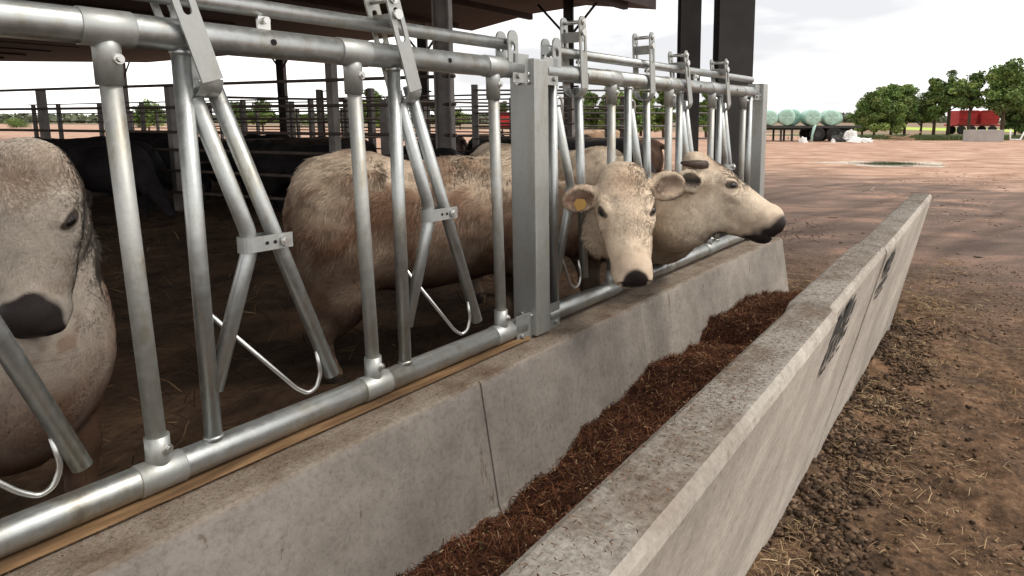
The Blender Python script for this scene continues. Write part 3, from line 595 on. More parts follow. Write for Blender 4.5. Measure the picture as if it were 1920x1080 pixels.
def body_prims(leg_sc=1.0, fat=1.0, tail=True):
    P = [('el', (0, 0, .86), (.66, .30*fat, .33), .0), ('el', (.42, 0, .88), (.36, .265*fat, .37), .12), ('el', (-.60, 0, .94), (.36, .275*fat, .31), .12),
         ('rc', (-.78, 0, 1.15), (.05, 0, 1.10), .10, .10, .12), ('rc', (.05, 0, 1.10), (.52, 0, 1.17), .10, .09, .12)]
    for s in (-1, 1):
        P += [('el', (-.60, s*.20, 1.13), (.10, .07, .06), .08), ('el', (-.68, s*.16, .82), (.22, .12, .28), .10), ('rc', (-.62, s*.17, .74), (-.66, s*.165, .52), .15, .085, .08), ('rc', (-.66, s*.165, .56), (-.86, s*.16, .47), .08, .055, .05),
              ('rc', (-.86, s*.16, .47), (-.80, s*.16, .14), .055, .040, .04), ('rc', (-.80, s*.16, .14), (-.76, s*.16, .04), .046, .055, .03),
              ('el', (.46, s*.17, .78), (.15, .10, .26), .10), ('rc', (.48, s*.165, .66), (.52, s*.16, .40), .10, .062, .06), ('rc', (.52, s*.16, .40), (.51, s*.16, .14), .058, .040, .04),
              ('rc', (.51, s*.16, .14), (.545, s*.16, .04), .046, .056, .03)]
    if tail: P += [('rc', (-.95, 0, 1.16), (-.80, 0, 1.17), .045, .08, .08), ('rc', (-1.0, 0, 1.15), (-1.07, 0, .95), .035, .028, .04), ('rc', (-1.07, 0, .95), (-1.06, 0, .5), .028, .022, .03), ('el', (-1.06, 0, .42), (.045, .045, .13), .03)]
    return P
EAR = {}
def head_prims():
    """head primitives in head coordinates (x to muzzle, z out of the forehead, y to the animal's left)"""
    P = [('el', (.085, 0, -.085), (.125, .112, .100), .06), ('el', (.160, 0, -.062), (.115, .110, .066), .04),
         ('rc', (.17, 0, -.105), (.42, 0, -.108), .090, .070, .05), ('rc', (.13, 0, -.040), (.43, 0, -.060), .045, .042, .045),
         ('el', (.17, .050, -.18), (.115, .042, .095), .05), ('el', (.17, -.050, -.18), (.115, .042, .095), .05), ('el', (.13, 0, -.245), (.11, .055, .060), .06),
         ('rc', (.15, 0, -.225), (.43, 0, -.168), .066, .048, .05), ('el', (.458, 0, -.092), (.066, .077, .076), .035), ('el', (.448, 0, -.172), (.060, .054, .040), .025),
         ('el', (.0, 0, -.035), (.070, .085, .055), .05), ('el', (.28, .052, -.09), (.10, .030, .045), .05), ('el', (.28, -.052, -.09), (.10, .030, .045), .05),
         ('el', (.492, .042, -.078), (.030, .030, .034), .02), ('el', (.492, -.042, -.078), (.030, .030, .034), .02)]
    for s in (-1, 1): P += [('rc', (.130, s*.088, -.026), (.185, s*.080, -.014), .020, .014, .025), ('el', (.212, s*.094, -.072), (.040, .017, .016), .02), ('el', (.180, s*.086, -.042), (.036, .026, .026), .012)]
    S = []
    for s in (-1, 1): S += [('el', (.517, s*.046, -.074), (.024, .015, .018), .010)]
    S += [('el', (.52, 0, -.150), (.045, .085, .003), .006)]
    return P, S
EYE = (.182, .093, -.034)
def eye_axes(s):
    e1 = Vector((.80, -s*.10, .55)).normalized(); nn = Vector((-.1, s*.75, .62)); nn = (nn-e1*nn.dot(e1)).normalized(); return e1, nn.cross(e1), nn
def ear_frame(s, out_, face):
    """ear long axis `out_`, opening faces `face` (head coordinates)"""
    x = Vector(out_).normalized(); z = Vector(face); z = (z-x*z.dot(x)).normalized(); y = z.cross(x); return np.array([x, y, z]).T
def make_cow(name, root, yaw, poll, muz, up, neck, label, col_base, ears, fat=1.0, wide=1.0, scale=1.0, style='C', dirt=1.0, shag=1.0, tail=True, extra=(), hair=60000, bhair=100000, seed=1, hs=1.0):
    rg = np.random.default_rng(seed)
    o = empty(name, root, yaw, label=label, cat='cow'); Rb = np.array(Matrix.Rotation(yaw, 3, 'Z')); ro = np.array(root)
    toL = lambda p: (np.array(p)-ro)@Rb
    Hd = frame(muz, up); H = Rb.T@Hd; Ho = toL(poll)                    # head frame in body coordinates
    prims = [(t, *[tuple(np.array([scale, 1, 1])*np.array(q)) if isinstance(q, tuple) else q for q in rest]) for (t, *rest) in body_prims(fat=fat, tail=tail)+list(extra)]
    # neck chain given in head coordinates ('h') or body coordinates ('b')
    pts = [(Ho+H@(np.array(q)*hs) if k == 'h' else np.array(q), r) for (k, q, r) in neck]
    for (a, ra), (b, rb) in zip(pts[:-1], pts[1:]): prims.append(('rc', tuple(a), tuple(b), ra, rb, .09))
    hp, hsub = head_prims(); wv_ = np.array([1, wide, 1])
    def field(Q, want_parts=False):
        f = np.full(len(Q), 1e3)
        for pr in prims:
            d = sd_rc(Q, *pr[1:5]) if pr[0] == 'rc' else sd_el(Q, pr[1], pr[2]); f = smin(f, d, max(pr[-1], .02)) if f[0] < 900 else d
        L = (Q-Ho)@H/hs; near = (np.abs(L-np.array([.25, 0, -.08])) < np.array([.45, .5, .4])).all(1); fn = f.copy()
        if near.any():
            l_ = L[near]; lw = l_/wv_; g = None
            for pr in hp:
                d = sd_rc(lw, *pr[1:5]) if pr[0] == 'rc' else sd_el(lw, pr[1], pr[2]); g = d if g is None else smin(g, d, pr[-1])
            for pr in hsub: g = smax(g, -sd_el(lw, pr[1], pr[2]), pr[-1])
            for s in (-1, 1):
                e = ears[s]; E = ear_frame(s, e['out'], e['face']); eo = np.array(e['o'])
                l2 = (l_-eo)@E; L_, W_ = e['len'], e['wid']
                d = sd_el(l2, (L_*.5, 0, 0), (L_*.54, W_*.5, .024)); d = smax(d, -sd_el(l2, (L_*.57, 0, .026), (L_*.43, W_*.36, .028)), .008)
                root_ = sd_rc(l2, (-.03, 0, -.005), (L_*.22, 0, -.004), .034, .026); d = smin(d, smax(root_, -sd_el(l2, (L_*.57, 0, .028), (L_*.43, W_*.36, .03)), .01), .02)
                g = smin(g, d, .02)
            fn[near] = smin(f[near], g*hs, .05)
        return fn
    # coarse body
    allp = np.array([p for pr in prims for p in ([pr[1], pr[2]] if pr[0] == 'rc' else [pr[1]])]); mn = allp.min(0)-.45; mx_ = allp.max(0)+.45; mn[2] = -.1
    def sample(mn, mx_, h, tf=None):
        n = np.ceil((mx_-mn)/h).astype(int)+1; g = np.stack(np.meshgrid(*[mn[i]+h*np.arange(n[i]) for i in range(3)], indexing='ij'), -1).reshape(-1, 3)
        q = g if tf is None else tf(g); F = np.concatenate([field(c) for c in np.array_split(q, max(1, len(q)//400000))]); return F.reshape(n)
    h1 = .017; F = sample(mn, mx_, h1); Vb, Qb = surface_nets(F, mn, h1)
    hb = (np.array([-.10, -.36, -.33]), np.array([.60, .36, .12]))
    L = (Vb-Ho)@H/hs; inside = ((L > hb[0]+.02) & (L < hb[1]-.02)).all(1); Qb = Qb[~inside[Qb].all(1)]
    h2 = .0055; F = sample(hb[0], hb[1], h2, lambda g: Ho+(g*hs)@H.T); Vh, Qh = surface_nets(F, hb[0], h2); Vhl = Vh.copy(); Vh = Ho+(Vh*hs)@H.T
    V = np.concatenate([Vb, Vh]); Q = np.concatenate([Qb, Qh+len(Vb)]); nb = len(Vb)
    def grad(P):
        e = .004; f0 = [field(P+np.eye(3)[i]*e)-field(P-np.eye(3)[i]*e) for i in range(3)]; g = np.stack(f0, -1); return g/np.maximum(np.linalg.norm(g, axis=1, keepdims=True), 1e-6)
    Nn = grad(V)
    # shaggy coat relief
    L = (V-Ho)@H/hs
    onhead = (L[:, 0] > -.05) & (L[:, 0] < .6) & (np.abs(L[:, 1]) < .36) & (L[:, 2] > -.32) & (L[:, 2] < .12)
    amp = np.where(onhead, .0030, .0085*shag); zc = V[:, 2]; amp = np.where(zc < .25, .003, amp)
    nzv = np.array([mnoise.noise(Vector(v*(9 if oh else 5)))+.6*mnoise.noise(Vector(v*(22 if oh else 14))) for v, oh in zip(V.tolist() and [Vector(x) for x in V.tolist()], onhead)])
    V = V+Nn*(amp*nzv)[:, None]
    if shag > 1: V = V+Nn*(np.where(onhead | (zc < .35), 0, .020)*np.array([mnoise.noise(Vector(v)*3.1+Vector((seed, 0, 0))) for v in V.tolist()]))[:, None]
    for s in (-1, 1):      # skin folds round the eyes
        de = np.linalg.norm((L-np.array([EYE[0]-.01, s*EYE[1]*wide, EYE[2]]))*np.array([1, 1, 1.25]), axis=1); V = V+Nn*(np.where(onhead, .0012*np.sin((de-.030)*2*math.pi/.017)*np.exp(-((de-.050)/.018)**2), 0))[:, None]
    # colours
    def colour(Q_, nzq):
        L = (Q_-Ho)@H/hs; n = len(Q_); base = np.array(col_base); C = np.repeat(base[None], n, 0)
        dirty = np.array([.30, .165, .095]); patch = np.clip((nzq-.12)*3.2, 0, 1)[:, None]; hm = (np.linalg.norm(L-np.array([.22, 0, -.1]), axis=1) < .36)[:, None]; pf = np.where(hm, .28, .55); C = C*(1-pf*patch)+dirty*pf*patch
        dirt_shade = np.clip((np.linalg.norm(L-np.array([.2, 0, -.1]), axis=1)-.35)/.3, 0, 1)[:, None]*dirt*np.clip(.80-.62*np.clip((Q_[:, 2:3]-.95)/.25, 0, 1)+nzq[:, None]*.35, 0, .92); C = C*(1-dirt_shade)+np.array([.185, .095, .058])*dirt_shade  # brown over the body: real dirt plus barn shade mixed into the coat colour
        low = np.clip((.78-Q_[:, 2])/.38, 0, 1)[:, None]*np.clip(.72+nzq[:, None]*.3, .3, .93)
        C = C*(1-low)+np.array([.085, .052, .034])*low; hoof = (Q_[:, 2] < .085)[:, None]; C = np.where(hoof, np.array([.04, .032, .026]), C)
        hd = (L[:, 0] > -.06) & (L[:, 0] < .58) & (np.abs(L[:, 1]) < .13*wide) & (L[:, 2] > -.27) & (L[:, 2] < .1)
        tuft = np.clip(1-np.linalg.norm((L-np.array([.05, 0, 0]))/np.array([.11, .10, .1]), axis=1), 0, 1)*hd
        C = C*(1-tuft[:, None]*.6)+np.array([.44, .24, .135])*(tuft[:, None]*.6)
        ey = np.zeros(n)
        for s in (-1, 1):
            dl = L-np.array([EYE[0], s*EYE[1]*wide, EYE[2]]); e1, e2, e3 = [np.array(q_) for q_ in eye_axes(s)]; ey = np.maximum(ey, 1-np.sqrt(((dl@e1)/.041)**2+((dl@e2)/.023)**2+((dl@e3)/.05)**2))
        ey = np.clip(ey*5, 0, 1)[:, None]*.9; C = C*(1-ey)+np.array([.035, .024, .02])*ey
        for s in (-1, 1):
            e = ears[s]; E = ear_frame(s, e['out'], e['face']); l2 = (L-np.array(e['o']))@E; d = sd_el(l2, (e['len']*.57, 0, .026), (e['len']*.43, e['wid']*.36, .028))
            dk = np.clip((.006-d)/.006, 0, 1)*((l2[:, 0] > 0) & (l2[:, 0] < e['len']*1.1)); bl = np.clip(1.0-abs(l2[:, 1])/(e['wid']*.36), 0, 1); dk = (dk*(.55+.45*bl))[:, None]
            C = C*(1-dk)+np.array(e.get('col', (.10, .055, .04)))*dk
            pk = e.get('rim', .35)/.35*((l2[:, 0] > .03) & (l2[:, 0] < e['len']*1.1) & (abs(l2[:, 1]) < e['wid']*.6) & (abs(l2[:, 2]) < .05))[:, None]*.35; C = C*(1-pk)+np.array(e.get('rimcol', (.30, .17, .115)))*pk
        # muzzle
        x, y, z = L.T; wob = nzq*.012
        if style == 'C': k = np.clip((1-np.sqrt(((x-.515)/.088)**2+(y/(.058*wide))**2+((z+.075)/.076)**2)+nzq*.10)/.14, 0, 1); k2 = np.clip((x-.38)/.06, 0, 1)*(1-k)
        elif style == 'D': k = np.clip(((x+wob*2)-(.452+.50*(z+.05)))/.030, 0, 1); k2 = np.clip((x-.36)/.08, 0, 1)*(1-k)*.5
        else: k = np.clip((1-np.sqrt(((x-.49)/.125)**2+(y/(.084*wide))**2+((z+.095)/.14)**2)+nzq*.16)/.08, 0, 1); k2 = 0*k
        k = (k*hd)[:, None]; k2 = np.asarray(k2)[:, None]*.5*hd[:, None]
        C = C*(1-k2)+np.array([.66, .52, .40])*k2; C = C*(1-k)+np.array([.034, .026, .025])*k
        return C, k[:, 0]
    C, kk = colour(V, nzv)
    # hair: thin blades lying on the coat
    tri = Q[:, [0, 1, 2]]; A_ = V[Q[:, 0]]; B_ = V[Q[:, 1]]; D_ = V[Q[:, 3]]; area = np.linalg.norm(np.cross(B_-A_, D_-A_), axis=1); isH = Q[:, 0] >= nb
    hv, hf, hc, hn = [], [], [], []; off = len(V)
    for sel, cnt, ln in ((isH, hair, (.007, .014)), (~isH, bhair, (.014*shag, .032*shag))):
        ids = np.nonzero(sel)[0]; a = area[ids]; pick = ids[rg.choice(len(ids), cnt, p=a/a.sum())]; u, v = rg.random((2, cnt, 1)); vi = Q[pick]
        P = V[vi[:, 0]]*(1-u)*(1-v)+V[vi[:, 1]]*u*(1-v)+V[vi[:, 2]]*u*v+V[vi[:, 3]]*(1-u)*v; n_ = Nn[vi[:, 0]]; c_ = C[vi[:, 0]]; km = kk[vi[:, 0]]
        l_ = (P-Ho)@H/hs; onh = (l_[:, 0] > -.04) & (np.abs(l_[:, 1]) < .3) & (l_[:, 0] < .55) & (np.abs(l_[:, 2]+.1) < .25)
        lay = np.where(onh[:, None], (-H[:, 0])[None]*.25+np.array([[0, 0, -.7]])*.7, np.array([[-.5, 0, -1.0]]))
        swirl = np.array([mnoise.noise_vector(Vector(x*7)) for x in [Vector(q) for q in P.tolist()]])
        lay = lay+swirl*np.where(onh, .9, .9+.6*(shag > 1))[:, None]+rg.normal(0, .25, (cnt, 3)); lay -= n_*(lay*n_).sum(1, keepdims=True); lay /= np.maximum(np.linalg.norm(lay, axis=1, keepdims=True), 1e-6)
        keep = (km < .2) & (P[:, 2] > .09); P, n_, c_, lay, l_ = P[keep], n_[keep], c_[keep], lay[keep], l_[keep]; m = len(P)
        Ln = rg.uniform(*ln, (m, 1)); tf = np.exp(-(np.linalg.norm((l_-np.array([.0, 0, 0]))/np.array([.09, .09, .09]), axis=1))**2)[:, None]; Ln = Ln*(1+.5*tf)
        eye_near = (np.minimum(np.linalg.norm(l_-np.array([EYE[0], EYE[1]*wide, EYE[2]]), axis=1), np.linalg.norm(l_-np.array([EYE[0], -EYE[1]*wide, EYE[2]]), axis=1)) < .04)[:, None]; Ln = np.where(eye_near, Ln*.25, Ln)
        muzn = np.clip((.50-l_[:, 0:1])/.25, .3, 1); Ln = np.where((np.abs(l_[:, 1:2]) < .2) & (l_[:, 0:1] > .2), Ln*muzn, Ln)
        Ln = np.where((l_[:, 2:3] < -.45) & (P[:, 2:3] < .65), Ln*.55, Ln); dr = lay*.97+n_*rg.uniform(.04, .26, (m, 1)); sd_ = np.cross(lay, n_); wv = sd_*rg.uniform(.0007, .0014, (m, 1))*(1.0 if cnt == hair else 1.4)
        tip = P+dr*Ln+lay*Ln*.15-np.array([0, 0, .12])*Ln
        V3_ = np.stack([P-wv-n_*.002, P+wv-n_*.002, P+dr*Ln*.55+wv*.8, tip], 1).reshape(-1, 3); o4 = off+np.arange(m)[:, None]*4
        hv.append(V3_); hf.append(np.concatenate([o4+np.array([0, 1, 2, 3])])); br = rg.uniform(.86, 1.16, (m, 1)); hc.append(np.repeat(c_*br, 4, 0)); nn = n_+rg.normal(0, .16, (m, 3)); hn.append(np.repeat(nn/np.linalg.norm(nn, axis=1, keepdims=True), 4, 0)); off += m*4
    AV = np.concatenate([V]+hv); AQ = np.concatenate([Q]+hf); AC = np.concatenate([C]+hc); AN = np.concatenate([Nn]+hn)
    np_mesh('body', AV, AQ, 'fur', o, attrs={'Col': ('C', AC), 'nrm': ('V', AN)})
    for s in (-1, 1):
        bm = bmesh.new(); bmesh.ops.create_uvsphere(bm, u_segments=24, v_segments=16, radius=.0215*hs); c = Ho+H@(np.array([EYE[0], s*EYE[1]*wide, EYE[2]])*hs)
        Hm = Matrix(H.tolist())
        for v in bm.verts: a1, a2, a3 = eye_axes(s); v.co = Hm @ (a1*v.co.x*1.22+a2*v.co.y*.80+a3*v.co.z*.98)+Vector(c)
        me = bpy.data.meshes.new('eye'); bm.to_mesh(me); bm.free(); me.materials.append(M['eye']); me.polygons.foreach_set('use_smooth', [True]*len(me.polygons)); e = bpy.data.objects.new('eye', me); scene.collection.objects.link(e); e.parent = o
    return o, H, Ho

RIGHT = Vector((math.cos(YAW), math.sin(YAW), 0)); FWD = Vector((-math.sin(YAW), math.cos(YAW), 0)); UPV = Vector((0, 0, 1))
def ear(o, out_, face, ln=.17, wd=.12, **k): return dict(o=o, out=out_, face=face, len=ln, wid=wd, **k)
# cow looking at the camera through the second barrier panel; body stands behind the barrier
eC = {1: ear((.055, .120, -.075), (-.16, 1, -.10), (.40, .1, .9), .185, .140, rimcol=(.52, .39, .29)), -1: ear((.07, -.120, -.075), (.16, -1, -.12), (.35, -.15, .9), .165, .125)}
mzC = (-UPV*.88+RIGHT*.09-FWD*.52)
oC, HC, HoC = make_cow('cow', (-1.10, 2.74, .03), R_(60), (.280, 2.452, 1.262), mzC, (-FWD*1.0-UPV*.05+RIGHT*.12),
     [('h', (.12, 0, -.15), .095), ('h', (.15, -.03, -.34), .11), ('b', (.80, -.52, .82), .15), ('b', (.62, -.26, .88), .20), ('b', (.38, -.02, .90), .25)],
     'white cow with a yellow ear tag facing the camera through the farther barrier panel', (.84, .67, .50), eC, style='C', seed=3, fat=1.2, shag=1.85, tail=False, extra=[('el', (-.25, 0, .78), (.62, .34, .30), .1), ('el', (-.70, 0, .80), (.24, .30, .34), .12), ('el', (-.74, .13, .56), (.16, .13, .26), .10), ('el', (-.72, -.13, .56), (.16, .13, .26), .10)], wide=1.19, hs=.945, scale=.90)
# cow in profile to the right
eD = {-1: ear((.05, -.10, -.09), (-.9, -.55, -.35), (.2, -.9, .3), .13, .11, col=(.012, .010, .010), rim=.15, rimcol=(.05, .035, .03)), 1: ear((.05, .10, -.09), (-.5, 1, -.1), (.3, .6, .9), .15, .11)}
mzD = (RIGHT*.85-UPV*.51-FWD*.06)
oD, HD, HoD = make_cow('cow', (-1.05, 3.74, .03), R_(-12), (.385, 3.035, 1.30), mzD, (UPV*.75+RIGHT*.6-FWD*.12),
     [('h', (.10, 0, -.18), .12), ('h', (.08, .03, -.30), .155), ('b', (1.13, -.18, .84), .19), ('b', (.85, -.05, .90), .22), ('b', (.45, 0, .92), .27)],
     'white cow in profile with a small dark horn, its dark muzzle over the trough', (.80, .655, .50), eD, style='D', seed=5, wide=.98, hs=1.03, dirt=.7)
# big cow at the left edge behind the nearest barrier panel
eA = {1: ear((.09, .07, -.17), (.1, .15, -1), (.3, 1, .2), .11, .08, col=(.02, .016, .015), rim=.7, rimcol=(.06, .04, .035)), -1: ear((.06, -.115, -.10), (-.3, -1, -.9), (.7, -.5, .2), .15, .11, col=(.03, .022, .02))}
mzA = (-UPV*1.0+RIGHT*.10-FWD*.24)
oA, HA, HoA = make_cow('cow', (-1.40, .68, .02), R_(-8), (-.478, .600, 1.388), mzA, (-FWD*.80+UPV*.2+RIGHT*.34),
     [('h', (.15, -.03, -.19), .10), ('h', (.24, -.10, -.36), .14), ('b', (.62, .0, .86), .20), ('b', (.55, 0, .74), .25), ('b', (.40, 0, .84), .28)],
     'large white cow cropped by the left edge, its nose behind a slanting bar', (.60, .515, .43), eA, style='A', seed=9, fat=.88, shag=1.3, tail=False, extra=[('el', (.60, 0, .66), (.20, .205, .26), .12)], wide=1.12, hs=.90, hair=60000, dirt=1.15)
# ear tag and horn
def loc_pts(H, Ho, pts): return [tuple(Ho+H@np.array(p)) for p in pts]
E = ear_frame(-1, eC[-1]['out'], eC[-1]['face']); eo = np.array(eC[-1]['o'])
mb = MB(); q = [(.03, .0), (.035, -.03), (.075, -.042), (.10, -.02), (.09, .022), (.05, .022)]
vv = [eo+E@np.array([(u-.06)*.8+.078, v*.8+.030, .022+z]) for z in (0, .003) for u, v in q]; nq = len(q)
mb.add([tuple(HoC+HC@v) for v in vv], [tuple(range(nq))[::-1], tuple(range(nq, 2*nq))]+[(i, (i+1) % nq, (i+1) % nq+nq, i+nq) for i in range(nq)]); mb.build('ear_tag', 'tag', oC)
mb = MB(); P = [(.03, -.07, -.015), (.0, -.095, -.025), (-.035, -.11, -.04), (-.07, -.115, -.058), (-.085, -.112, -.062)]
mb.tube(loc_pts(HD, HoD, P), [.024, .022, .018, .012, .005], 14); mb.build('horn', 'horn', oD)

# ------------------------------------------------------------------ dark cattle in the pens (three meshes shared by copies)
def low_cow_mesh(name, head_low):
    prims = body_prims(fat=1.1)
    hp = (1.05, .95) if not head_low else (1.0, .45)
    neck = [((.5, 0, .98), (hp[0]-.10, 0, hp[1]+.10), .22, .12, .1)]
    prims += [('rc',)+n_ for n_ in neck]
    a = np.array([hp[0]-.08, 0, hp[1]+.12]); b = a+np.array([.30, 0, -.26]) if not head_low else a+np.array([.22, 0, -.33])
    prims += [('rc', tuple(a), tuple(b), .105, .065, .06), ('el', tuple(a+np.array([-.02, .14, 0])), (.05, .09, .03), .03), ('el', tuple(a+np.array([-.02, -.14, 0])), (.05, .09, .03), .03)]
    mn = np.array([-1.25, -.5, -.05]); mx_ = np.array([1.6, .5, 1.45]); h = .03; n = np.ceil((mx_-mn)/h).astype(int)+1
    g = np.stack(np.meshgrid(*[mn[i]+h*np.arange(n[i]) for i in range(3)], indexing='ij'), -1).reshape(-1, 3); f = None
    for pr in prims:
        d = sd_rc(g, *pr[1:5]) if pr[0] == 'rc' else sd_el(g, pr[1], pr[2]); f = d if f is None else smin(f, d, max(pr[-1], .02))
    V, Q = surface_nets(f.reshape(n), mn, h); me = bpy.data.meshes.new(name); me.from_pydata(V.tolist(), [], Q.tolist()); me.materials.append(M['dark_coat'])
    me.polygons.foreach_set('use_smooth', [True]*len(me.polygons)); return me
mesh_up = low_cow_mesh('body', False); mesh_dn = low_cow_mesh('body', True)
BLK, BRN, DBR = (.013, .011, .011), (.085, .048, .032), (.034, .022, .017)
herd = [(-9.4, 4.0, 20, 1, BLK, 'black cow with lowered head just right of the large left cow'),
        (-7.8, 6.4, 200, 0, DBR, 'dark brown cow between the first two slanting headlock bars, rump to the left'),
        (-7.3, 6.0, 20, 1, BLK, 'black cow with lowered head behind the pen rails left of the shaggy white rump'),
        (-8.6, 6.9, 170, 0, DBR, 'dark brown cow behind the pen rails above the white rump'),
        (-4.6, 5.75, 160, 0, BLK, 'black cow with a high rounded back right behind the middle swing bar'),
        (-4.1, 7.2, 5, 0, DBR, 'dark brown cow partly hidden by the square post'),
        (-12.3, 4.7, 100, 0, BLK, 'black cow above the poll of the large left cow'),
        (-14.6, 5.4, 60, 1, DBR, 'dark brown cow far left behind the pen fence'),
        (-12.0, 6.9, 185, 0, BRN, 'reddish brown cow right of the leftmost clamped upright, far back'),
        (-10.6, 8.0, 15, 0, DBR, 'dark brown cow left of the wide pen gate'),
        (-9.2, 10.4, 170, 1, DBR, 'dark brown cow under the pen gate, head lowered'),
        (-6.3, 9.2, 350, 0, BLK, 'black cow far back between the second and third clamped uprights'),
        (-4.5, 10.3, 185, 0, BRN, 'brown cow behind the head of the tagged white cow'),
        (-3.6, 8.3, 10, 1, BLK, 'black cow seen low between bars of the farther barrier panel'),
        (-16.6, 7.8, 30, 0, BLK, 'black cow at the far left edge deep in the barn'),
        (-7.4, 12.3, 200, 0, DBR, 'dark brown cow standing deepest in the barn, centre'),
        (-11.2, 5.9, 190, 0, BLK, 'black cow side-on between the leftmost clamped upright and the pale post'), (-13.0, 8.6, 10, 0, BLK, 'black cow deep behind the close-set inner pen fence at left'),
        (-8.9, 5.9, 350, 0, BLK, 'black cow pressed against the nearest pen fence right of the pale post'),
        (-9.6, 4.1, 95, 1, BLK, 'black cow with lowered head beside the pale pen post')]
for i, (x, y, a, dn, c, lb) in enumerate(herd):
    o = empty('cow', (x, y, -.09), R_(a), label=lb, cat='cow', group='dark cattle loose in the barn pens')
    b_ = bpy.data.objects.new('body', mesh_dn if dn else mesh_up); scene.collection.objects.link(b_); b_.parent = o; b_.color = (*c, 1); s = .96+.08*random.random(); b_.scale = (s, s, s)

# ------------------------------------------------------------------ pens
def fence(name, A, B, posts, zs, label, rail_r=.022, post_h=2.02, post_w=.11, ext=(0, 0), group=None, mats=('pen_steel', 'pen_post')):
    A = Vector((*A, 0)); B = Vector((*B, 0)); d = (B-A).normalized(); rz = math.atan2(d.y, d.x); L = (B-A).length
    o = empty(name, A, rz, label=label, cat='fence', group=group)
    for z in zs:
        mb = MB(); mb.tube([(-ext[0], .0, z), (L+ext[1], .0, z)], rail_r, 10); mb.build('rail', mats[0], o)
    for i, (t, h) in enumerate(posts):
        mb = MB(); mb.box((t*L, post_w*.5+rail_r, h/2), (post_w, post_w, h), None, .006); mb.build('post', mats[1], o)
    return o
lineA = ((-16.0, 3.66), (-3.95, 5.68))
fence('pen_fence', *lineA, [(.02, 2.02), (.285, 2.02), (.566, 2.02), (.835, 2.32)], [2.0, 1.67, 1.30, 1.03, .71, .38], 'nearest brown pen fence with six rails and pale square posts behind the barrier')
fence('pen_fence', (-20, 10.2), (-5.6, 12.5), [(.01, 2.0), (.995, 2.0), (.06, 2.0), (.16, 2.0), (.30, 2.0), (.44, 2.0), (.62, 2.0), (.8, 2.0), (.97, 2.0)], [1.97, 1.72, 1.5, 1.28], 'farther thin-railed pen fence deep in the barn', .018, group='thin-railed inner pen fences')
fence('pen_fence', (-6.4, 8.6), (-2.6, 11.4), [(.0, 2.1), (.98, 2.1)], [2.0, 1.72, 1.6, 1.37, 1.15], 'thin-railed pen fence seen through the farther barrier panel above the tagged cow', .016, group='thin-railed inner pen fences', mats=('pen_post', 'pen_post'))
def gate(A, B, z0, z1, label):
    A = Vector((*A, 0)); B = Vector((*B, 0)); d = B-A; L = d.length; o = empty('pen_gate', A, math.atan2(d.y, d.x), label=label, cat='gate')
    mb = MB(); mb.tube([(0, 0, z0), (0, 0, z1), (L, 0, z1), (L, 0, z0), (0, 0, z0)], .025, 8); mb.build('gate_frame', 'pen_steel', o)
    for z in np.linspace(z0, z1, 6)[1:-1]:
        mb = MB(); mb.tube([(0, 0, z), (L, 0, z)], .016, 8); mb.build('rail', 'pen_steel', o)
    for x in (-.1, L+.1):
        mb = MB(); mb.box((x, 0, z1/2+.02), (.11, .11, z1+.04), None, .006); mb.build('post', 'pen_post', o)
fence('pen_fence', (-24, 7.4), (-4.6, 9.1), [(t, 1.95) for t in (.01, .09, .21, .32, .43, .54, .66, .78, .89, .995)], [1.93, 1.66, 1.42, 1.18, .9], 'close-set inner pen fence with many posts, next behind the nearest pen fence', .016, post_w=.09, group='thin-railed inner pen fences')
fence('pen_fence', (-34, 14.0), (-8.6, 15.3), [(t, 1.9) for t in (.01, .1, .2, .3, .4, .5, .6, .7, .8, .9, .995)], [1.88, 1.62, 1.38, 1.1], 'outermost pen fence along the open barn columns', .02, post_w=.10, group='thin-railed inner pen fences')
fence('pen_fence', (-9.4, 4.9), (-8.0, 12.4), [(.5, 1.9), (.97, 1.9)], [1.85, 1.5, 1.15, .8], 'cross fence running away from the pale pen post', .02, group='thin-railed inner pen fences')
gate((-12.1, 9.5), (-10.75, 9.72), .35, 2.15, 'brown pen gate between two posts, centre left behind the pens')
gate((-6.6, 6.9), (-6.1, 7.4), .3, 1.75, 'narrow pale gate of horizontal bars right of the white rump')

# ------------------------------------------------------------------ barns
bn = empty('feeding_barn', (0, 0, 0), label='tall dark steel columns of the feeding barn rising beyond the barrier', cat='barn')
def hbeam(mb, x, y, w, d, z0, z1, tf=.018, a=0):
    Rm = Matrix.Rotation(a, 3, 'Z')
    for sgn in (-1, 1): mb.box(Vector((x, y, (z0+z1)/2))+Rm@Vector((sgn*(d/2), 0, 0)), (tf, w, z1-z0), Rm)
    mb.box((x, y, (z0+z1)/2), (d-tf-.004, tf*.8, z1-z0), Rm)
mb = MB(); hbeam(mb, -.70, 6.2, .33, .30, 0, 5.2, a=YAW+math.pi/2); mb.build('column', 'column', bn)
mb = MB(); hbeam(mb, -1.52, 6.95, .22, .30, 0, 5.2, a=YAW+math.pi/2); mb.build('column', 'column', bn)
mb = MB(); mb.box((-2.9, .7, 5.36), (8.6, 17.6, .06)); rf = mb.build('roof', 'roof', bn)  # unseen roof assumed on the columns, overhang widened to darken barrier and cows
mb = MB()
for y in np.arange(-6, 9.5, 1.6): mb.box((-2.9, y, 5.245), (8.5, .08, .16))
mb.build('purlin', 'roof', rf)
fb = empty('open_barn', (-20, 10, 0), label='long open barn with a dark brown roof underside on dark columns behind the pens', cat='barn')
fo = Vector((20, -10, 0))
edge = [(-7.0, 16.55, 4.5), (-9.3, 16.5, 4.82), (-11.3, 16.5, 4.75), (-13.9, 16.5, 4.42), (-14.0, 16.0, 4.62), (-17.2, 16.5, 4.5), (-22, 16.5, 4.36), (-29, 16.5, 4.42), (-37.6, 16.6, 4.5), (-43.2, 12.0, 4.5), (-52, 4.0, 4.5), (-60, -6, 4.5)]
mb = MB(); V = []; Fq = []
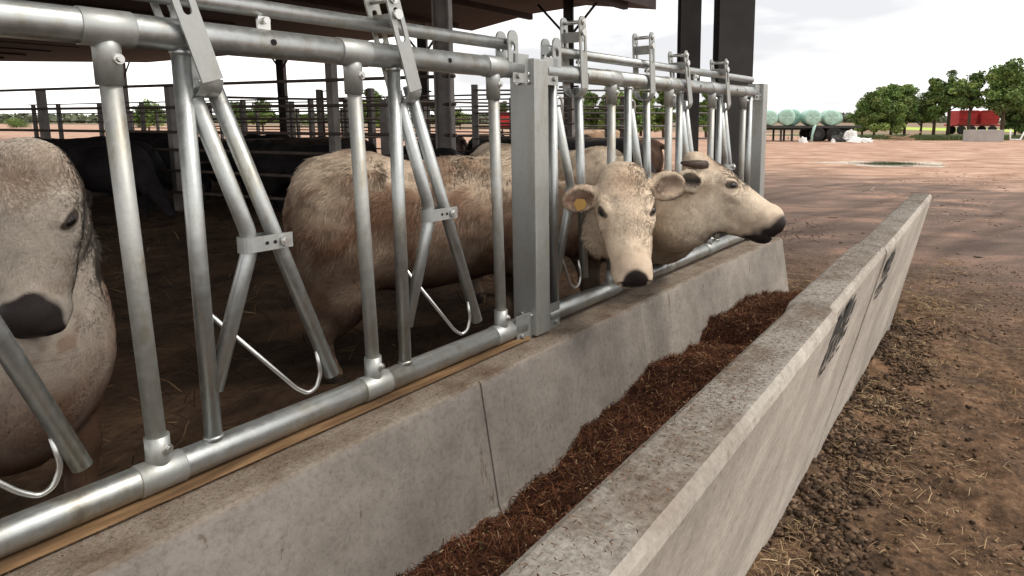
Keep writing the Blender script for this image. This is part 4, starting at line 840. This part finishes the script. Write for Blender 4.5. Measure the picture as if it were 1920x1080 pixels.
for (x, y, z) in edge: V += [(x, y, z), (x, -9, z), (x, y, z+.32), (x, -9, z+.32)]
for i in range(len(edge)-1):
    a = i*4; b_ = a+4; Fq += [(a, a+1, b_+1, b_), (a+2, b_+2, b_+3, a+3), (a, b_, b_+2, a+2), (a+1, a+3, b_+3, b_+1)]
Fq += [(0, 2, 3, 1), tuple(len(V)-4+k for k in (0, 1, 3, 2))]
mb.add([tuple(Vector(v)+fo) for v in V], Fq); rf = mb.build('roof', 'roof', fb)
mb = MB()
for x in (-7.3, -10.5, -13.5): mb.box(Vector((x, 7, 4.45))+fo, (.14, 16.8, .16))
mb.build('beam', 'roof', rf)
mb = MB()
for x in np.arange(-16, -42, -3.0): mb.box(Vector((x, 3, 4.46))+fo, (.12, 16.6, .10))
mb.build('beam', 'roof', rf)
for (x, y, zt, w) in [(-8.45, 14.4, 4.6, .26), (-14.0, 14.4, 4.4, .26), (-22.0, 14.6, 4.3, .26), (-36.0, 14.7, 4.3, .30), (-3.7-3.4, 14.4, 4.4, .0)]:
    if w == 0: continue
    mb = MB(); hbeam(mb, x+fo.x, y+fo.y, w, w, 0, zt, a=.6); c = mb.build('column', 'column', fb)
    for s in (-1, 1):
        mb = MB(); mb.tube([Vector((x+s*.1, y, zt-.9))+fo, Vector((x+s*1.0, y, zt-.05))+fo], .035, 8); mb.build('brace', 'column', c)
    mb = MB(); mb.box(Vector((x, y, 2.35))+fo, (.62, .05, .05)); mb.build('cleat', 'column', c)
# near pale column right of the middle swing bar
cp = empty('steel_column', (-4.1, 5.65, 0), label='grey twin-flange steel column standing in the pen fence left of the square post', cat='column')
mb = MB(); hbeam(mb, 0, 0, .16, .18, 0, 4.45, .02, .5); mb.build('column_shaft', 'pen_post', cp); mb = MB(); mb.box((0, 0, .12), (.3, .3, .02)); mb.build('base_plate', 'pen_post', cp)

# ------------------------------------------------------------------ yard background
def grid_pt(px, py, depth):
    """world point seen at a pixel at a given distance; used once, to survey where far things stand"""
    cp_, sp_ = math.cos(PITCH), math.sin(PITCH); Fv = Vector((-math.sin(YAW)*cp_, math.cos(YAW)*cp_, -sp_)); r = RIGHT; u = r.cross(Fv)
    return CAM+(Fv+r*(px-PX)/F_PX-u*(py-PY)/F_PX)*depth
M['wrap'] = simple('green_bale_wrap', [(0.3, (0.26, 0.44, 0.36)), (0.7, (0.42, 0.60, 0.51))], 3, 0.35, 0, 0.3, 0.03, spec=.5)
M['wrapw'] = simple('white_film', [(0.3, (0.62, 0.62, 0.60)), (0.7, (0.85, 0.84, 0.82))], 4, 0.5, 0, 0.3, 0.03)
M['trailer'] = simple('trailer_steel', [(0.3, (0.03, 0.032, 0.03)), (0.7, (0.065, 0.062, 0.055))], 2, 0.7, 0, 0.1)
M['tyre'] = simple('tyre_rubber', [(0.3, (0.015, 0.015, 0.015)), (0.7, (0.035, 0.032, 0.03))], 6, 0.9, 0, 0.2)
M['red'] = simple('red_paint', [(0.3, (0.30, 0.018, 0.018)), (0.7, (0.48, 0.035, 0.03))], 2, 0.5, 0, 0.05)
M['slab'] = simple('pale_concrete', [(0.3, (0.30, 0.28, 0.26)), (0.7, (0.38, 0.36, 0.34))], 2, 0.85, 0, 0.1)
M['plank'] = simple('weathered_plank', [(0.3, (0.20, 0.13, 0.08)), (0.7, (0.42, 0.29, 0.19))], 4, 0.85, 0, 0.2)
M['grass'] = simple('rough_grass', [(0.3, (0.05, 0.075, 0.025)), (0.7, (0.14, 0.15, 0.06))], 2, 0.95, 0, 0.3)
M['chalk'] = simple('chalky_rubble', [(0.35, (0.32, 0.24, 0.18)), (0.65, (0.60, 0.52, 0.43))], 5, 0.95, 0, 0.3, kind='World')
rot = YAW
# flatbed trailer; local x runs along the picture's horizontal
tp = grid_pt(1505, 237, 45); tr = empty('bale_trailer', (tp.x, tp.y, 0), YAW, label='dark flatbed trailer loaded with pale green wrapped bales', cat='trailer')
mb = MB(); mb.box((-.6, 0, .98), (8.4, 2.4, .16), None, .02); mb.box((-.6, 0, .84), (8.0, .9, .14)); mb.build('deck', 'trailer', tr)
for (x, y) in ((.65, -1.05), (.65, 1.05), (1.75, -1.05), (1.75, 1.05)):
    mb = MB(); mb.tube([(x, y-.16, .5), (x, y-.12, .5), (x, y+.12, .5), (x, y+.16, .5)], [.42, .5, .5, .42], 28); w = mb.build('wheel', 'tyre', tr)
    mb = MB(); mb.tube([(x, y-.175, .5), (x, y+.175, .5)], .2, 16); mb.build('rim', 'trailer', w)
for x in (-1.75, -1.0, -2.9):
    for y in (-.9, .9): mb = MB(); mb.box((x, y, .42), (.12, .12, .84)); mb.build('support_leg', 'trailer', tr)
mb = MB(); mb.box((2.2, 0, .55), (1.5, 1.6, .5), None, .05); mb.build('axle_frame', 'trailer', tr)
def bale(x, y, r, ln, lbl, a=0.0, mat='wrap'):
    o = empty('wrapped_bale', (tp.x+x*RIGHT.x-y*RIGHT.y, tp.y+x*RIGHT.y+y*RIGHT.x, 1.061), YAW+a, label=lbl, cat='bale', group='green wrapped bales on the trailer')
    mb = MB(); n = 28; V = []; Fq = []; prof = [(-.5, .0), (-.5, .55), (-.485, .82), (-.44, .96), (-.3, 1), (0, 1.01), (.3, 1), (.44, .96), (.485, .82), (.5, .55), (.5, 0)]
    for (u, q) in prof:
        for k in range(n):
            t = 2*math.pi*k/n; rr = r*q*(1+.025*math.sin(3*t+x)+.012*math.sin(7*t)); zz = r+rr*math.sin(t); zz = max(zz, .0); V.append((rr*math.cos(t), u*ln+.01*math.sin(5*t), zz*.97))
    for i in range(len(prof)-1):
        for k in range(n): k2 = (k+1) % n; Fq.append((i*n+k, i*n+k2, (i+1)*n+k2, (i+1)*n+k))
    mb.add(V, Fq, smooth=True); mb.build('film_wrap', mat, o)
for (x, y, r, lb, a) in [(-2.6, -.62, .53, 'pale green wrapped bale nearest the barn on the trailer', .1), (-1.35, -.62, .58, 'largest green wrapped bale, front row, second from the barn', -.25), (.30, -.62, .57, 'bright green wrapped bale above the trailing strip of film', .05),
                         (1.6, -.62, .55, 'grey green wrapped bale with a dark spot on its end, farthest from the barn', 0), (-.7, .62, .60, 'whitish green wrapped bale behind the largest one', .1), (2.25, .62, .54, 'faded green wrapped bale peeking out at the trailer tail', 0), (-3.85, -.62, .53, 'green wrapped bale on the trailer half hidden by the end post', 0)]:
    bale(x, y, r, 1.2, lb, a)
def heap(name, px, py, depth, sx, sy, sz, mat, label, cat, seed=1, z0=0):
    p = grid_pt(px, py, depth); bm = bmesh.new(); bmesh.ops.create_icosphere(bm, subdivisions=4, radius=1)
    for v in bm.verts:
        n_ = mnoise.noise(v.co*1.6+Vector((seed*7, 0, 0)))*.5+mnoise.noise(v.co*4+Vector((seed, 3, 0)))*.22; v.co *= 1+n_; v.co = Vector((v.co.x*sx, v.co.y*sy, max(v.co.z*sz, -.02)))
    me = bpy.data.meshes.new(name); bm.to_mesh(me); bm.free(); me.materials.append(M[mat]); o = bpy.data.objects.new(name, me); scene.collection.objects.link(o); o.location = (p.x, p.y, z0); o.rotation_euler = (0, 0, YAW)
    return tag(o, label, cat)
heap('film_bundle', 1594, 262, 43, .42, .3, .62, 'wrapw', 'upright crumpled white film bundle behind the trailer tail', 'film bundle', 2, .2)
heap('film_sheet', 1615, 262, 42.5, .85, .4, .30, 'wrapw', 'flat crumpled white film sheet on the ground right of the trailer', 'film sheet', 5)
heap('film_scrap', 1506, 262, 42, .26, .2, .34, 'wrapw', 'small white film scrap in front of the trailer legs', 'film scrap', 3)
heap('film_scrap', 1562, 264, 42, .15, .12, .22, 'wrapw', 'tiny white film scrap under the trailer tail', 'film scrap', 8)
heap('junk_heap', 1578, 262, 43.5, .8, .5, .5, 'trailer', 'dark junk heap beside the trailer wheels', 'junk heap', 6)
p = grid_pt(1522, 262, 43); mb = MB(); mb.tube([(0, 0, 0), (.02, .02, .45), (.12, 0, .95), (.3, .2, 1.12)], [.09, .07, .10, .05], 8); o = mb.build('film_strip', 'wrap', None, label='pale green strip of film hanging down from the trailer deck', cat='film strip'); o.location = (p.x, p.y, 0); o.rotation_euler = (0, 0, YAW)
p = grid_pt(1690, 262, 45); o = empty('plank_pile', (p.x, p.y, 0), YAW, label='small pile of weathered planks on the far yard', cat='plank pile')
for i, (x, z, a) in enumerate([(0, .08, .0), (.1, .2, .05), (.55, .35, -.32), (-.2, .3, .12)]):
    mb = MB(); mb.box((x, i*.08, z), (1.7, .18, .07), Matrix.Rotation(a, 3, 'Y')); mb.build('plank', 'plank', o)
# red wagon, concrete block, white frame
p = grid_pt(1822, 250, 66); o = empty('red_wagon', (p.x, p.y, 0), YAW, label='red two-compartment tipping wagon behind the right-hand trees', cat='wagon')
for sx in (-1.12, 1.1):
    mb = MB(); w = .86; V = [(sx-w, -1, 1.0), (sx+w, -1, 1.0), (sx+w, 1, 1.0), (sx-w, 1, 1.0), (sx-w-.08, -1.15, 2.35), (sx+w+.08, -1.15, 2.35), (sx+w+.08, 1.15, 2.35), (sx-w-.08, 1.15, 2.35)]
    mb.add(V, [(3, 2, 1, 0), (0, 1, 5, 4), (1, 2, 6, 5), (2, 3, 7, 6), (3, 0, 4, 7), (4, 5, 6, 7)]); h = mb.build('hopper', 'red', o)
    mb = MB(); mb.box((sx, -1.2, 2.33), (1.9, .08, .12)); mb.box((sx, -1.09, 1.6), (1.8, .06, .08)); mb.build('rib', 'red', h)
mb = MB(); mb.box((0, 0, .9), (5.0, 1.4, .16)); mb.build('chassis', 'red', o)
for x in (-1.6, -.6, 1.5): 
    for y in (-.9, .9): mb = MB(); mb.tube([(x, y-.12, .42), (x, y+.12, .42)], .42, 20); mb.build('wheel', 'tyre', o)
p = grid_pt(1843, 264, 44); mb = MB(); mb.box((0, 0, .39), (2.3, .8, .80), None, .03); o = mb.build('concrete_block', 'slab', None, label='pale grey concrete block standing on the yard in front of the red wagon', cat='concrete block'); o.location = (p.x, p.y, 0); o.rotation_euler = (0, 0, YAW)
p = grid_pt(1905, 262, 46); o = empty('metal_frame', (p.x, p.y, 0), YAW, label='white tubular frame lying on the yard at the right edge', cat='frame')
mb = MB(); mb.tube([(-.45, 0, .75), (-.42, 0, .08), (.3, 0, .06), (.65, 0, .8)], .06, 8); mb.build('frame_tube', 'wrapw', o)
heap('sand_mound', 1114, 240, 30, 2.2, 1.6, 1.25, 'plank', 'tan sand mound seen between the bars above the tagged cow', 'mound', 4, -.2)
p = grid_pt(953, 240, 40); o = empty('red_wagon', (p.x, p.y, 0), YAW, label='red farm wagon glimpsed left of the square post behind the pens', cat='wagon')
mb = MB(); mb.box((0, 0, 1.45), (1.9, 1.6, .95), None, .06); mb.build('wagon_box', 'red', o)
for x in (-.6, .6): mb = MB(); mb.tube([(x, -.95, .45), (x, -.75, .45)], .45, 20); mb.build('wheel', 'tyre', o)
# grassy strip and chalky ring on the yard (flat ground features)
def blob_sheet(name, c, rx, ry, z, mat, a=YAW, seed=0, hole=0.0, kind='structure', w0=.25):
    n = 72; V = []; Fq = []; rg = [0.0, .5, 1.0] if hole == 0 else [hole, (1+hole)/2, 1.0]
    for q in rg:
        for k in range(n):
            t = 2*math.pi*k/n; w = 1+w0*mnoise.noise(Vector((math.cos(t)*1.5+seed, math.sin(t)*1.5, q*2)))+.12*mnoise.noise(Vector((math.cos(t)*6+seed, math.sin(t)*6, q))); x, y = rx*q*w*math.cos(t), ry*q*w*math.sin(t)
            V.append((c[0]+x*math.cos(a)-y*math.sin(a), c[1]+x*math.sin(a)+y*math.cos(a), z))
    for i in range(len(rg)-1):
        for k in range(n): k2 = (k+1) % n; Fq.append((i*n+k, (i+1)*n+k, (i+1)*n+k2, i*n+k2))
    mb = MB(); mb.add(V, Fq); return mb.build(name, mat, None, kind=kind)
pc = grid_pt(1665, 305, 22); blob_sheet('chalk_ring', (pc.x, pc.y), 1.9, 1.6, .006, 'chalk', hole=.58, seed=3, w0=.5)
M['mudwater'] = simple('wet_mud', [(0.35, (0.09, 0.085, 0.05)), (0.65, (0.20, 0.16, 0.11))], 3, 0.5, 0, 0.2)
blob_sheet('wet_patch', (pc.x+.15, pc.y-.2), 1.2, .95, .010, 'mudwater', seed=8, w0=.8)
pg = grid_pt(1700, 258, 62); blob_sheet('grass_strip', (pg.x, pg.y), 16, 4.5, .012, 'grass', seed=5)
M['rape'] = simple('bright_field', [(0.3, (0.30, 0.42, 0.06)), (0.7, (0.45, 0.52, 0.10))], 1, 0.95, 0, 0)
pr = grid_pt(1712, 240, 105); blob_sheet('crop_field', (pr.x, pr.y), 10, 30, .02, 'rape', seed=2)
# weeds in the wet patch and grass tufts along the far edge
def blades(n, cx, cy, sx, sy, h, cols, z=0, a=YAW):
    x = rng.normal(0, sx, n); y = rng.normal(0, sy, n); X = cx+x*math.cos(a)-y*math.sin(a); Y = cy+x*math.sin(a)+y*math.cos(a); H = rng.uniform(.4, 1, n)*h; t = rng.uniform(0, 6.28, n); w = H*.09
    P = np.stack([X, Y, np.full(n, z)], -1); s = np.stack([np.cos(t), np.sin(t), 0*t], -1)*w[:, None]; tip = P+np.stack([rng.normal(0, .3, n)*H, rng.normal(0, .3, n)*H, H], -1)
    V = np.stack([P-s, P+s, tip], 1).reshape(-1, 3); C = np.array(cols)[rng.integers(0, len(cols), n)]*rng.uniform(.7, 1.3, (n, 1)); return V, np.arange(3*n).reshape(-1, 3), np.repeat(C, 3, 0)
G = [(.05, .08, .02), (.08, .11, .035), (.12, .13, .05)]
V, Fq, C = blades(1600, pc.x+.1, pc.y-.35, .38, .16, .10, G); np_mesh('weeds', V, Fq, 'leaf', smooth=False, attrs={'Col': ('C', C)}, kind='stuff', label='green weeds growing in the wet patch of the yard', cat='weeds')
parts = [blades(2500, *grid_pt(x, 262, d).xy, 2.2, .5, .35, G) for x, d in ((1640, 50), (1720, 52), (1790, 47), (1860, 50))]
off = 0; VV, FF, CC = [], [], []
for V, Fq, C in parts: VV.append(V); FF.append(Fq+off); CC.append(C); off += len(V)
np_mesh('grass_tufts', np.concatenate(VV), np.concatenate(FF), 'leaf', smooth=False, attrs={'Col': ('C', np.concatenate(CC))}, kind='stuff', label='rough green grass along the far edge of the yard', cat='grass')

# ------------------------------------------------------------------ trees
def make_tree(loc, h, w, label, group, seed, dens=1.0, crown0=.18, tone=1.0, lean=0):
    rg = random.Random(seed); nr = np.random.default_rng(seed); o = empty('tree', loc, rg.uniform(0, 6), label=label, cat='tree', group=group)
    mb = MB(); tw = h*.022; top = Vector((lean*h, 0, h*.72)); mb.tube([(0, 0, -.1), (lean*h*.3+rg.uniform(-.1, .1), .05, h*.3), top], [tw*1.3, tw, tw*.35], 9)
    cl = []
    for i in range(int(13*dens)+5):
        t = rg.uniform(crown0+.1, .80); b0 = Vector((lean*h*t, 0, h*t*.85)); a = rg.uniform(0, 6.28); rr = w/2*math.sin(math.pi*min(1, (t-crown0)/(1-crown0)*.85+.22))*rg.uniform(.45, 1.0); e = b0+Vector((math.cos(a)*rr, math.sin(a)*rr, rg.uniform(.0, .30)*h))
        mb.tube([b0, (b0+e)/2+Vector((0, 0, .03*h)), e], [tw*.45, tw*.3, tw*.1], 6); cl.append((e, rg.uniform(.07, .16)*w+.10)); cl.append(((b0+e)/2+Vector((0, 0, .05*h)), rg.uniform(.08, .15)*w+.1))
    cl.append((Vector((lean*h, 0, h*.90)), .13*w+.1)); mb.build('trunk', 'bark', o)
    Vs, Cs = [], []
    for (c, r) in cl:
        n = int(230*dens*max(.6, r)); d = nr.normal(0, 1, (n, 3)); d /= np.linalg.norm(d, axis=1, keepdims=True); P = np.array(c)+d*(nr.random((n, 1))**.45)*r*np.array([1.1, 1.1, .8]); s = nr.uniform(.035, .095, (n, 1))*(h/5)**.5
        u = nr.normal(0, 1, (n, 3)); u /= np.linalg.norm(u, axis=1, keepdims=True); v = np.cross(u, nr.normal(0, 1, (n, 3))); v /= np.linalg.norm(v, axis=1, keepdims=True)
        Vs.append(np.stack([P-u*s*1.5, P+v*s, P+u*s*1.5, P-v*s], 1).reshape(-1, 3)); k = nr.uniform(.6, 1.5)*tone; base = np.array([[.105, .165, .040]]) if nr.random() < .7 else np.array([[.18, .235, .065]])
        Cs.append(np.repeat(base*k*nr.uniform(.7, 1.3, (n, 1)), 4, 0))
    V = np.concatenate(Vs); np_mesh('crown', V, np.arange(len(V)).reshape(-1, 4), 'leaf', o, smooth=False, attrs={'Col': ('C', np.concatenate(Cs))}); return o
def tree_at(px, top, wpx, depth, *a, **k):
    p = grid_pt(px, 224, depth); h = 1.49+(224-top+9)/F_PX*depth; return make_tree((p.x, p.y, 0), h, wpx/F_PX*depth, *a, **k)
gR = 'trees along the far side of the yard'; gL = 'trees far behind the pens'
for i, (x, t, w, d, lb, dn, c0, tn) in enumerate([
    (1618, 192, 50, 58, 'low bushy tree nearest the bale trailer', 1.9, .0, 1.1), (1640, 178, 60, 57, 'rounded dense tree second from the bale trailer', 2.2, .0, 1.0),
    (1672, 166, 66, 58, 'broad bright-topped tree in the middle of the left clump', 2.4, .0, 1.15), (1697, 165, 46, 59, 'tree with feathery top at the right end of the left clump', 1.8, .05, 1.2),
    (1727, 182, 56, 61, 'small tree above the bright yellow green field', 1.4, .12, .9), (1752, 152, 42, 58, 'slender dark tree left of the red wagon', 1.5, .12, .9), 
    (1779, 136, 54, 60, 'tall airy tree with gaps rising behind the red wagon', 1.15, .3, .95), (1818, 142, 62, 56, 'thin tree in front of the middle of the red wagon', 1.1, .3, 1.0),
    (1880, 124, 86, 54, 'tallest dense tree behind the concrete block', 2.1, .25, 1.0), (1932, 132, 70, 57, 'dense tree cut off by the right edge', 1.8, .15, 1.0), (1905, 190, 60, 60, 'low bush under the tallest tree at the right', 1.5, .0, .8)]):
    tree_at(x, t, w, d, lb, gR, 100+i, dens=dn, crown0=c0, tone=tn)
for i, (x, t, w, d, lb, dn) in enumerate([
    (278, 196, 62, 80, 'round tree left behind the pens, between the first upright and post', 1.8), (30, 233, 50, 110, 'low distant tree at the far left under the barn roof', 1.2), (238, 222, 30, 110, 'small distant tree just left of the round one', 1.0), (445, 200, 50, 80, 'bushy tree behind the first slanting swing bar', 1.6), (492, 193, 60, 82, 'broad low tree behind the brown pen gate', 1.8), (560, 214, 36, 110, 'faint small tree right of the brown pen gate', 1.0),
    (702, 176, 60, 62, 'tree behind the second fixed upright, above the white back', 1.6), (832, 186, 50, 62, 'tree right of the grey twin-flange column', 1.5), (862, 212, 40, 95, 'small faint tree left of the third clamped upright', 1.0),
    (942, 200, 40, 75, 'small tree above the red wagon left of the square post', 1.2), (1102, 178, 60, 48, 'leafy tree behind the bars above the tagged cow', 1.3), (1150, 166, 60, 46, 'dark leafy tree between far barrier uprights', 1.6), (1202, 160, 64, 47, 'dense tree behind the far barrier bars left of the dark columns', 1.7),
    (1245, 158, 50, 49, 'tree just left of the narrower dark column', 1.5), (1325, 168, 36, 50, 'tree seen between the two dark barn columns', 1.4), (1424, 190, 16, 52, 'sliver of tree beside the end post of the barrier', 1.1)]):
    tree_at(x, t, w, d, lb, gL if i < 10 else 'trees behind the farther barrier panel', 300+i, dens=dn, crown0=.05)
# far tree line on the horizon (reads as one mass)
Vs, Cs = [], []; n = 16000; ang = rng.uniform(-1.35, .75, n); dist = rng.uniform(300, 330, n); hh = 3.2+2.2*np.array([mnoise.noise(Vector((a*9, 0, 0)))+.5*mnoise.noise(Vector((a*40, 2, 0))) for a in ang]); hh = np.maximum(hh, .8)
P = np.stack([CAM.x+np.sin(ang-YAW)*dist, np.cos(ang-YAW)*dist, rng.random(n)*hh], -1); s = rng.uniform(.5, 1.1, (n, 1)); u = rng.normal(0, 1, (n, 3)); u /= np.linalg.norm(u, axis=1, keepdims=True); v = np.cross(u, rng.normal(0, 1, (n, 3))); v /= np.linalg.norm(v, axis=1, keepdims=True)
V = np.stack([P-u*s, P+v*s, P+u*s, P-v*s], 1).reshape(-1, 3)
np_mesh('tree_line', V, np.arange(len(V)).reshape(-1, 4), 'leaf', smooth=False, attrs={'Col': ('C', np.repeat(np.array([[.13, .15, .09]])*rng.uniform(.8, 1.2, (n, 1)), 4, 0))}, kind='stuff', label='low distant line of trees on the horizon', cat='tree line')
print('objects', len(bpy.data.objects))
